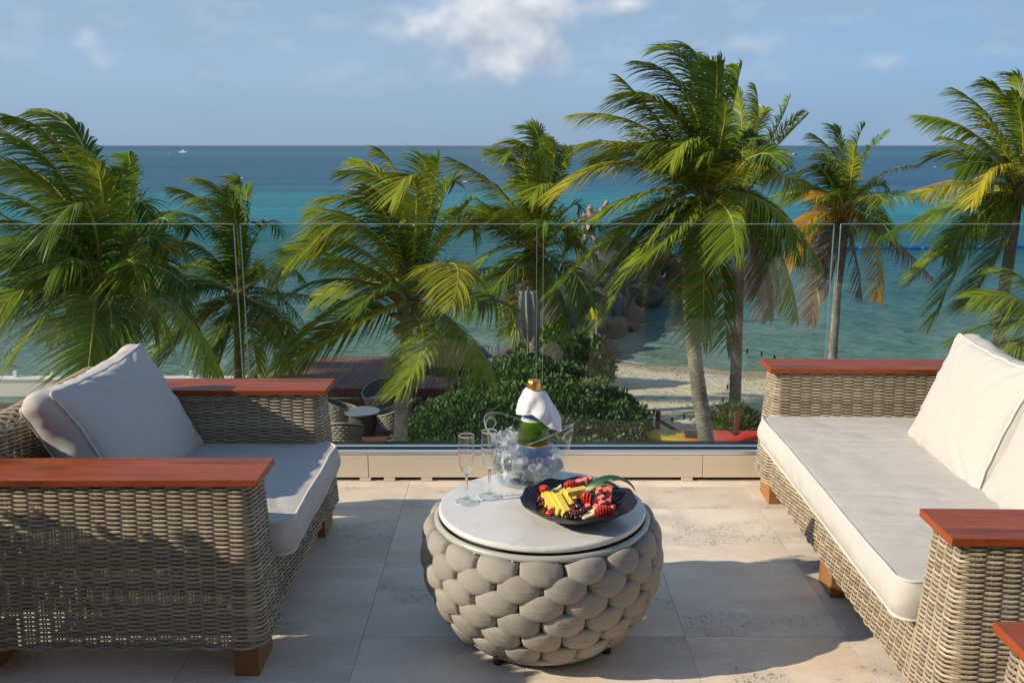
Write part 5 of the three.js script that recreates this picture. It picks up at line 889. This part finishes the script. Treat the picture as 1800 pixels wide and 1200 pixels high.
// ---------------------------------------------------------------- someone standing on the breakwater, arm raised
function fleshed(bones, cell, pad = 0.12) {                             // bones: [a, b, ra, rb]; one smooth surface round them
  const box3 = new THREE.Box3(); for (const b of bones) { box3.expandByPoint(b[0]); box3.expandByPoint(b[1]); } box3.expandByScalar(pad);
  const size = box3.getSize(V()), c = box3.getCenter(V()), half = Math.max(size.x, size.y, size.z) / 2, res = Math.ceil(2 * half / cell), mc = new MarchingCubes(res, new THREE.MeshBasicMaterial(), false, false, 120000), d = V(), e = V(), p = V();
  mc.isolation = 0;
  for (let z = 0; z < res; z++) for (let y = 0; y < res; y++) for (let x = 0; x < res; x++) {
    p.set((x - res / 2) / (res / 2) * half + c.x, (y - res / 2) / (res / 2) * half + c.y, (z - res / 2) / (res / 2) * half + c.z);
    let s = 0; const k = 26;
    for (const [a, b, ra, rb] of bones) { d.subVectors(b, a); e.subVectors(p, a); const t = clamp(e.dot(d) / Math.max(d.lengthSq(), 1e-9)), q = e.addScaledVector(d, -t).length() - lerp(ra, rb, t); s += Math.exp(-k * Math.min(q, 2)); }
    mc.field[x + y * res + z * res * res] = Math.log(Math.max(s, 1e-12)) / k;
  }
  mc.update();
  const g = new THREE.BufferGeometry(), n = mc.count, pos = new Float32Array(n * 3), nor = new Float32Array(n * 3);
  for (let i = 0; i < n; i++) { for (let k = 0; k < 3; k++) pos[3 * i + k] = mc.positionArray[3 * i + k] * half + [c.x, c.y, c.z][k]; }
  g.setAttribute('position', new THREE.BufferAttribute(pos, 3)); g.setAttribute('normal', new THREE.BufferAttribute(nor, 3)); g.setAttribute('uv', new THREE.BufferAttribute(new Float32Array(n * 2), 2));
  g.deleteAttribute('normal'); g.deleteAttribute('uv'); const w = mergeVertices(g, 1e-4); w.computeVertexNormals(); return boxUV(w);
}
{
  const Z = 36, f = at(1036, 446, Z), t = thing('person', 'person in white patterned trousers and a cap standing on the rocks, one arm raised', 'person', [f.x, f.y, f.z]);
  const H = 1.0, j = (x, y, z = 0) => V(x * H, y * H, z * H);
  const hip = j(0, 0.98), chest = j(0.02, 1.42), neck = j(0.02, 1.56), head = j(0.0, 1.72, 0.02), shL = j(-0.19, 1.47), shR = j(0.21, 1.48), elL = j(-0.3, 1.2, 0.05), haL = j(-0.24, 0.96, 0.12), elR = j(0.42, 1.66), haR = j(0.6, 1.9), kL = j(-0.2, 0.52, 0.03), kR = j(0.2, 0.52, 0.03), aL = j(-0.31, 0.08), aR = j(0.3, 0.08);
  const fingers = (h, dir, s) => { const o = [], perp = V(-dir.y, dir.x, 0).normalize(); for (let k = -2; k <= 2; k++) { const d = dir.clone().addScaledVector(perp, k * 0.28).normalize(); o.push([h.clone().addScaledVector(perp, k * 0.016), h.clone().addScaledVector(d, Math.abs(k) === 2 ? 0.075 : 0.1), 0.011, 0.008]); } return o; };
  const skin = std({ color: rgb(0.36, 0.2, 0.13), roughness: 0.6 });
  mesh('body', fleshed([[hip, chest, 0.13, 0.15], [chest, neck, 0.12, 0.055], [neck, head, 0.055, 0.095], [head, j(0, 1.76, 0.01), 0.095, 0.09], [j(0, 1.7, 0.1), j(0, 1.685, 0.115), 0.016, 0.014], [shL, elL, 0.055, 0.043], [elL, haL, 0.042, 0.03], [shR, elR, 0.055, 0.043], [elR, haR, 0.042, 0.03], [chest, shL, 0.1, 0.06], [chest, shR, 0.1, 0.06], [hip, kL, 0.11, 0.065], [kL, aL, 0.06, 0.042], [hip, kR, 0.11, 0.065], [kR, aR, 0.06, 0.042], [aL, j(-0.36, 0.03, 0.14), 0.045, 0.03], [aR, j(0.35, 0.03, 0.14), 0.045, 0.03], ...fingers(haL, j(0.2, -1), 1), ...fingers(haR, j(0.6, 0.8), 1)], 0.022), skin, t);
  const print = tex(128, 128, (u, v) => { const n = fbm2(u * 9, v * 9, 9, 9, 3, 5); return n > 0.56 ? [0.3, 0.06, 0.07] : n < 0.4 ? [0.08, 0.08, 0.12] : [0.75, 0.72, 0.7]; }, true, 2.5, 2.5);
  mesh('trousers', fleshed([[hip, kL, 0.15, 0.1], [kL, aL, 0.1, 0.095], [hip, kR, 0.15, 0.1], [kR, aR, 0.1, 0.095], [hip, j(0, 1.06), 0.15, 0.14]], 0.024), std({ map: print, roughness: 0.9 }), t);
  mesh('shirt', fleshed([[j(0, 1.04), chest, 0.155, 0.172], [chest, shL, 0.12, 0.08], [chest, shR, 0.12, 0.08], [shR, elR, 0.075, 0.06], [elR, haR.clone().lerp(elR, 0.15), 0.058, 0.044], [shL, elL, 0.075, 0.06]], 0.024), std({ color: rgb(0.5, 0.48, 0.5), map: print, roughness: 0.9 }), t);
  const capG = new THREE.SphereGeometry(0.108, 24, 12, 0, 6.2832, 0, 1.5); capG.translate(0, 1.755, 0.015); const brim = new THREE.CylinderGeometry(0.09, 0.1, 0.012, 24).translate(-0.03, 1.755, 0.1);
  mesh('cap', merge([capG, brim]), std({ color: rgb(0.6, 0.62, 0.68), roughness: 0.9 }), t);
  for (const s of [-1, 1]) mesh('eye', new THREE.SphereGeometry(0.011, 10, 8).translate(s * 0.034, 1.725, 0.107), std({ color: rgb(0.05, 0.04, 0.03), roughness: 0.3 }), t);
}
// ---------------------------------------------------------------- flag, kayaks, string of lights
{
  const p = ground(1047, 655), t = thing('beach_flag', 'yellow flag on a thin pale pole at the edge of the sand', 'flag', [p.x, SAND_Y - 0.05, p.z]);
  mesh('pole', new THREE.CylinderGeometry(0.018, 0.022, 2.1, 10).translate(0, 1.05, 0), std({ color: rgb(0.5, 0.42, 0.3), roughness: 0.8 }), t);
  mesh('cloth', grid(16, 12, (a, b) => [V(-0.02 - a * 0.37, 2.05 - b * 0.42 - a * 0.05, 0.05 * Math.sin(a * 7 + b * 2) * a)]), std({ color: rgb(0.7, 0.6, 0.02), roughness: 0.8 }), t);
}
const redWood = std({ map: woodMap([0.14, 0.035, 0.02], [0.23, 0.07, 0.035], [0.09, 0.025, 0.015], 841, 0.4), roughness: 0.7 });
{
  const a = at(1118, 758, 18.6), b = at(1336, 776, 18.4), mid = a.clone().lerp(b, 0.5), L = a.distanceTo(b) + 0.25, ang = Math.atan2(-(b.z - a.z), b.x - a.x);
  const hullMat = (two) => std({ vertexColors: true, roughness: 0.4 });
  const hull = (colors) => { const b2 = new Builder(true), N = 60, M = 28; for (let k = 0; k <= N; k++) for (let m = 0; m <= M; m++) { const q = k / N, x = (q - 0.5) * L, w = 0.37 * Math.pow(Math.sin(Math.PI * clamp(q, 0.004, 0.996)), 0.5), f = m / M * 2 * Math.PI, lift = 0.11 * Math.pow(Math.abs(q * 2 - 1), 3), cs = Math.cos(f), sn = Math.sin(f), well = sn > 0 ? -0.055 * step(0.2, 0.3, q) * (1 - step(0.72, 0.82, q)) * step(0.1, 0.55, 1 - Math.abs(cs)) : 0; b2.v(V(x, lift + (sn > 0 ? sn * 0.085 : sn * 0.15) * (0.55 + 0.45 * w / 0.37) + well, cs * w), null, q, m / M, colors(q)); } for (let k = 0; k < N; k++) for (let m = 0; m < M; m++) { const i = k * (M + 1) + m; b2.quad(i, i + 1, i + M + 2, i + M + 1); } return b2.build(true); };
  const yel = [0.62, 0.43, 0.03], red = [0.55, 0.035, 0.02], org = [0.6, 0.16, 0.03], fade = (q) => q < 0.45 ? mix3(yel, org, step(0.28, 0.45, q) * 0.7) : mix3(org, red, step(0.5, 0.75, q));
  const place = (o, dy, dz = 0) => { o.position.set(mid.x, mid.y + dy, mid.z + dz); o.rotation.y = ang; };
  const k1 = thing('kayak', 'kayak fading from yellow to red on the upper rack by the sand', 'kayak'); mesh('hull', hull(fade), hullMat(), k1); place(k1, 0);
  const k2 = thing('kayak', 'plain yellow kayak on the rack below the red and yellow one', 'kayak'); mesh('hull', hull(() => yel), hullMat(), k2); place(k2, -0.43, 0.08);
  const k3 = thing('kayak', 'white kayak lying behind the rack on the sand', 'kayak'); mesh('hull', hull(() => [0.6, 0.6, 0.6]), hullMat(), k3); place(k3, -0.4, -0.95); k3.position.x += 0.25;
  for (const k of [k1, k2, k3]) { const seat = mesh('seat', box(0.34, 0.045, 0.4, 0.015, -0.1, 0.05, 0), std({ color: rgb(0.03, 0.03, 0.03), roughness: 0.8 }), k); mesh('hatch', new THREE.CylinderGeometry(0.09, 0.09, 0.03, 20).translate(0.75, 0.1, 0), std({ color: rgb(0.03, 0.03, 0.03), roughness: 0.6 }), k); }
  const rk = thing('kayak_rack', 'red-brown timber rack carrying the kayaks', 'rack'); place(rk, 0); rk.position.y = SAND_Y;
  const up = mid.y - SAND_Y;
  for (const x of [-0.78, 0.86]) {
    mesh('post', box(0.1, up + 0.42, 0.1, 0.006, x, (up + 0.42) / 2 - 0.03, -0.5), redWood, rk);
    mesh('arm', box(0.08, 0.09, 0.95, 0.005, x, up - 0.2, -0.03), redWood, rk); mesh('arm', box(0.08, 0.09, 0.95, 0.005, x, up - 0.63, -0.03), redWood, rk);
    const br = mesh('brace', box(0.07, 0.85, 0.07, 0.004), redWood, rk); br.position.set(x + 0.34, up - 0.02, -0.56); br.rotation.z = 1.05;
  }
  mesh('beam', box(1.62, 0.08, 0.08, 0.004, 0.04, up * 0.35, -0.58), redWood, rk);
  const bd = at(1133, 738, 20.2), board = solo('notice_board', merge([box(0.42, 0.3, 0.02, 0.004), box(0.04, 0.8, 0.04, 0, -0.15, -0.4, -0.031), box(0.04, 0.8, 0.04, 0, 0.15, -0.4, -0.031)]), std({ color: rgb(0.55, 0.56, 0.58), roughness: 0.6 }), 'small pale grey board standing on the sand left of the kayak post', 'board'); board.position.copy(bd); board.rotation.x = -0.25;
}
{
  const wire = std({ color: rgb(0.015, 0.015, 0.015), roughness: 0.7 }), bulbMat = phy({ color: rgb(0.8, 0.8, 0.78), transmission: 0.9, thickness: 0, roughness: 0.05 });
  const string = (label, spec, n) => {
    const pts = curve(spec.map(([x, y, z]) => at(x, y, z)), 60), o = pts[0].clone(), t = thing('string_lights', label, 'string lights', [o.x, o.y, o.z]), b = new Builder();
    b.tube(pts.map((p) => p.clone().sub(o)), V(0.1, 0.2, 1), 0.0045, 0.0045, 5); mesh('cable', b.build(), wire, t);
    for (let k = 1; k <= n; k++) { const p = pts[Math.round(k / (n + 1) * 60)].clone().sub(o), s = mesh('socket', new THREE.CylinderGeometry(0.02, 0.026, 0.09, 10).translate(0, -0.05, 0), wire, t); s.position.copy(p); mesh('bulb', new THREE.SphereGeometry(0.032, 12, 8).translate(0, -0.12, 0), bulbMat, s); }
  };
  string('string of small lights sagging from the kayak post and rising past the palm trunks', [[1157, 741, 19], [1190, 731, 19.2], [1225, 722, 19.6], [1255, 715, 20], [1268, 704, 20.5], [1282, 668, 21.5], [1293, 630, 22.6], [1317, 613, 23], [1352, 622, 23.4], [1392, 630, 24]], 12);
  string('short dark cable of lights running left from the kayak post into the shrub', [[1157, 741, 19], [1150, 720, 19], [1135, 723, 18.8], [1100, 731, 18.6], [1070, 735, 18.4]], 3);
}
// ---------------------------------------------------------------- out on the water
{
  const p = onY(1385, 441, SEA_Y), t = thing('swim_barrier', 'line of bright blue floating tubes across the bay', 'swim barrier', [p.x, SEA_Y, p.z]), m = std({ color: rgb(0.01, 0.09, 0.42), roughness: 0.4 }), g = new THREE.CapsuleGeometry(0.16, 1.75, 6, 14).rotateZ(Math.PI / 2);
  for (let k = 0; k < 16; k++) { const s = mesh('float', g, m, t); s.position.set(-6.5 + k * 2.12, 0.07 + 0.02 * Math.sin(k * 2.1), -0.15 * k + 0.2 * Math.sin(k)); s.rotation.y = 0.05 * Math.sin(k * 1.7) + 0.06; }
  mesh('line', tubeGeo([V(-7.6, 0.05, 0.1), V(26.5, 0.05, -2.3)], 0.03, 6), std({ color: rgb(0.02, 0.05, 0.2), roughness: 0.6 }), t);
  const b = onY(1446, 497, SEA_Y), q = thing('mooring_buoy', 'white ball buoy floating off the beach', 'buoy', [b.x, SEA_Y, b.z]);
  mesh('ball', new THREE.SphereGeometry(0.15, 24, 16).translate(0, 0.1, 0), std({ color: rgb(0.8, 0.8, 0.78), roughness: 0.35 }), q); mesh('ring', new THREE.TorusGeometry(0.035, 0.01, 8, 16).translate(0, 0.27, 0), alu, q);
  const bp = onY(322, 268.4, SEA_Y), boat = thing('motorboat', 'tiny white motorboat with a foaming wake near the horizon', 'motorboat', [bp.x, SEA_Y, bp.z]), white = std({ color: rgb(0.85, 0.85, 0.85), roughness: 0.4 });
  const sh = new THREE.Shape(); sh.moveTo(-3.6, 0); sh.lineTo(2.2, 0); sh.lineTo(4.2, 1.3); sh.lineTo(-3.6, 1.1); sh.closePath();
  mesh('hull', new THREE.ExtrudeGeometry(sh, { depth: 2.2, bevelEnabled: true, bevelSize: 0.15, bevelThickness: 0.15 }).translate(0, 0, -1.1), white, boat);
  mesh('cabin', box(2.2, 1.2, 1.6, 0.2, -0.2, 1.9, 0), white, boat); mesh('windscreen', box(0.1, 0.7, 1.4, 0, 0.95, 1.95, 0), blackGap, boat);
  mesh('wake', grid(40, 6, (a, b2) => [V(-3 - a * 11, 0.12 + 0.9 * Math.exp(-a * 5) * (0.5 + 0.5 * noise2(a * 20, b2 * 5, 0, 0, 4)), (b2 - 0.5) * (1.6 + a * 3))]), std({ color: rgb(0.85, 0.87, 0.88), roughness: 0.9 }), boat);
  const ip = onY(1381, 272.6, SEA_Y), isle = thing('rock_islet', 'small low rocky islet on the horizon between the palms', 'islet', [ip.x, SEA_Y, ip.z]), R = rng(17), m2 = std({ color: rgb(0.36, 0.3, 0.24), roughness: 0.95 }), D = ip.length(), u = D / FOCAL;
  [[0, 9, 7], [-10, 8, 5], [9, 8, 6], [16, 5, 3], [-17, 5, 2.6], [4, 10, 4]].forEach(([x, w, h], k) => { const s = mesh('crag', stone(700 + k), m2, isle); s.position.set(x * u, h * u * 0.2, -R() * 8); s.scale.set(w * u, h * u, w * u * 0.7); });
}
// ---------------------------------------------------------------- lower deck on the left with woven tub chairs
{
  const deckTop = -4.53, t = thing('timber_stage', 'raised reddish timber deck behind the woven tub chairs', 'deck', [-3.4, SAND_Y, -24.6]), R = rng(9);
  const planks = [0, 1, 2, 3].map((k) => box(0.136, 0.035, 3.6, 0.003).translate(0, 0, 0)); planks.forEach((g, k) => { const uv = g.attributes.uv; for (let i = 0; i < uv.count; i++) uv.setXY(i, uv.getY(i) + k * 0.3, uv.getX(i) + k * 0.17); });
  const deckMats = [[0.95, 0.85, 0.85], [1.1, 0.95, 0.92], [0.85, 0.78, 0.78]].map((c) => std({ color: rgb(...c), map: woodMap([0.2, 0.1, 0.085], [0.3, 0.165, 0.14], [0.15, 0.07, 0.06], 861, 0.5), roughness: 0.75 }));
  for (let k = 0; k < 38; k++) { const m = mesh('plank', planks[Math.floor(R() * 4)], deckMats[Math.floor(R() * 3)], t); m.position.set(-2.8 + k * 0.144, deckTop - SAND_Y, -0.2); m.rotation.y = -0.06; m.position.z += 0.0; }
  mesh('fascia', box(5.6, 0.2, 0.05, 0.004, -0.1, deckTop - SAND_Y - 0.13, 1.56), redWood, t);
  mesh('upper_step', merge([box(5.4, 0.04, 0.34, 0.004, -0.1, 0.2, 1.78), box(5.4, 0.17, 0.03, 0, -0.1, 0.09, 1.93)]), redWood, t);
  mesh('step_light', box(0.42, 0.09, 0.02, 0, -1.6, 0.4, 1.59), std({ color: rgb(0.4, 0.33, 0.25), roughness: 0.6 }), t);
  const rw = thing('white_railing', 'short white baluster railing beyond the timber deck', 'railing', [-1.15, deckTop, -25.4]), white = std({ color: rgb(0.78, 0.78, 0.77), roughness: 0.6 });
  mesh('top_rail', box(1.5, 0.05, 0.07, 0.005, 0, 0.6, 0), white, rw); mesh('bottom_rail', box(1.5, 0.05, 0.05, 0.005, 0, 0.08, 0), white, rw);
  const bal = box(0.022, 0.48, 0.022, 0, 0, 0.335, 0); for (let k = 0; k < 15; k++) mesh('baluster', bal, white, rw).position.x = -0.7 + k * 0.1;
  for (const x of [-0.77, 0.77]) mesh('post', box(0.09, 0.72, 0.09, 0.006, x, 0.36, 0), white, rw);
  const low = struct('lower_patio', box(7.5, 0.06, 7.4, 0, -5.6, SAND_Y + 0.03, -19.3), std({ map: woodMap([0.14, 0.05, 0.035], [0.2, 0.08, 0.055], [0.1, 0.035, 0.025], 881, 0.4), roughness: 0.7 }));
  // woven tub chairs
  const rope = std({ color: rgb(0.30, 0.27, 0.22), roughness: 0.9 }), pale = std({ color: rgb(0.6, 0.57, 0.52), roughness: 0.9 });
  const tub = (x, z, turn, label) => {
    const c = thing('tub_chair', label, 'chair', [x, SAND_Y + 0.06, z], null); c.rotation.y = turn;
    const rimY = (f) => 0.46 + 0.32 * Math.pow(0.5 - 0.5 * Math.cos(f), 1.4), shape = (f, q) => { const r = 0.27 + 0.15 * Math.pow(q, 0.7); return V(Math.cos(f) * r, lerp(0.16, rimY(f), q), Math.sin(f) * r * 0.96); };
    mesh('shell', grid(48, 10, (a, b) => [shape(a * 6.28318, b).multiply(V(0.955, 1, 0.955))]), std({ color: rgb(0.1, 0.09, 0.075), roughness: 0.95 }), c);
    const s = new Builder(); for (let k = 0; k < 9; k++) { const q = 0.06 + k / 9 * 0.9, p = []; for (let i = 0; i <= 72; i++) { const f = i / 72 * 6.28318, v = shape(f, q), w = 1 + 0.035 * Math.sin(i * Math.PI / 2 + k * Math.PI + 0.8); p.push(V(v.x * w, v.y, v.z * w)); } s.tube(p, V(0, 1, 0), 0.026, 0.014, 6); }
    stuffed(mesh('woven_ropes', s.build(), rope, c));
    const rp = []; for (let i = 0; i <= 60; i++) rp.push(shape(i / 60 * 6.28318, 1)); const rb = new Builder(); rb.tube(rp, V(0, 1, 0), 0.02, 0.02, 8); mesh('rim', rb.build(), std({ color: rgb(0.34, 0.31, 0.26), roughness: 0.8 }), c);
    for (let k = 0; k < 4; k++) { const a = 0.78 + k * 1.5708; mesh('leg', tubeGeo([V(Math.cos(a) * 0.22, 0.2, Math.sin(a) * 0.22), V(Math.cos(a) * 0.27, 0, Math.sin(a) * 0.27)], 0.016, 8), blackGap, c); }
    const cu = solo('seat_pad', new THREE.CylinderGeometry(0.27, 0.26, 0.09, 32), pale, 'pale round seat pad of the ' + label.split(',')[0], 'cushion'); cu.position.set(x, SAND_Y + 0.06 + 0.34, z);
  };
  const P = (px, py) => ground(px, py);
  const a = P(598, 758), b = P(667, 730), c = P(608, 800), d = P(694, 766), e = P(672, 835);
  tub(a.x, a.z, 0.4, 'sunlit woven tub chair beside the left armchair, seen from behind'); tub(b.x, b.z, -1.9, 'farthest woven tub chair on the lower deck, its seat pad showing'); tub(c.x, c.z, 1.6, 'dark woven tub chair in the shade, below the sunlit one'); tub(d.x, d.z, 3.0, 'woven tub chair half hidden by the shrub'); tub(e.x, e.z, 2.4, 'nearest woven tub chair, mostly hidden below the kerb');
  const tp = P(638, 766), rt = thing('woven_side_table', 'dark round table between the woven tub chairs', 'table', [tp.x, SAND_Y + 0.06, tp.z]);
  mesh('table_top', new THREE.CylinderGeometry(0.4, 0.4, 0.03, 40).translate(0, 0.52, 0), std({ color: rgb(0.16, 0.17, 0.19), roughness: 0.3 }), rt); mesh('drum', new THREE.LatheGeometry([[0.26, 0], [0.33, 0.25], [0.3, 0.5]].map((q) => new THREE.Vector2(...q)), 32), std({ color: rgb(0.07, 0.065, 0.06), roughness: 0.9 }), rt);
  // folded parasol
  const fp = at(928, 605, 20.5), u = thing('folded_parasol', 'folded grey parasol standing behind the shrub left of the middle glass gap', 'parasol', [fp.x, SAND_Y, fp.z]), y0 = fp.y - SAND_Y + 0.1;
  mesh('pole', new THREE.CylinderGeometry(0.025, 0.025, y0 + 1.2, 12).translate(0, (y0 + 1.2) / 2, 0), std({ color: rgb(0.2, 0.13, 0.08), roughness: 0.6 }), u);
  mesh('canopy', grid(72, 20, (p, q) => { const f = p * 6.28318, k = 0.06 + 0.2 * Math.pow(1 - q, 0.6) * step(0, 0.2, 1 - q) * (0.5 + q * 1.1), r = k * (1 + 0.28 * Math.sin(f * 8 + q * 2)); return [V(Math.cos(f) * r, y0 + (1 - q) * 1.15 - 0.05, Math.sin(f) * r * 0.8)]; }), std({ color: rgb(0.24, 0.235, 0.22), roughness: 0.9 }), u);
  mesh('strap', new THREE.TorusGeometry(0.14, 0.012, 8, 32).rotateX(Math.PI / 2).translate(0, y0 + 0.4, 0), std({ color: rgb(0.2, 0.2, 0.19), roughness: 0.9 }), u);
  // white sea wall on the far left
  const w = thing('white_sea_wall', 'low white wall with short posts at the water, far left', 'wall', [-13.2, SAND_Y, -24.2]);
  mesh('wall', box(11, 0.46, 0.2, 0.01, 0.7, 0.2, 0), renderWhite, w); mesh('coping', box(11, 0.05, 0.28, 0.008, 0.7, 0.456, 0), white, w);
  for (const x of [-3.6, -1.55, 0.02, 1.0, 2.9, 4.7]) mesh('post', box(0.1, 0.17, 0.1, 0.012, x, 0.565, 0), white, w);
  const g = thing('planter_box', 'grey low planter on the sand at the far left edge', 'planter', [-11.6, SAND_Y, -21.6]);
  mesh('trough', merge([box(2.6, 0.42, 0.08, 0.01, 0, 0.21, 0.3), box(2.6, 0.42, 0.08, 0.01, 0, 0.21, -0.3), box(0.08, 0.42, 0.515, 0.01, -1.258, 0.21, 0), box(0.08, 0.42, 0.515, 0.01, 1.258, 0.21, 0)]), std({ color: rgb(0.2, 0.19, 0.175), roughness: 0.9 }), g); mesh('soil', box(2.4, 0.05, 0.5, 0, 0, 0.33, 0), std({ color: rgb(0.09, 0.06, 0.04), roughness: 1 }), g);
}
renderer.render(scene, camera);
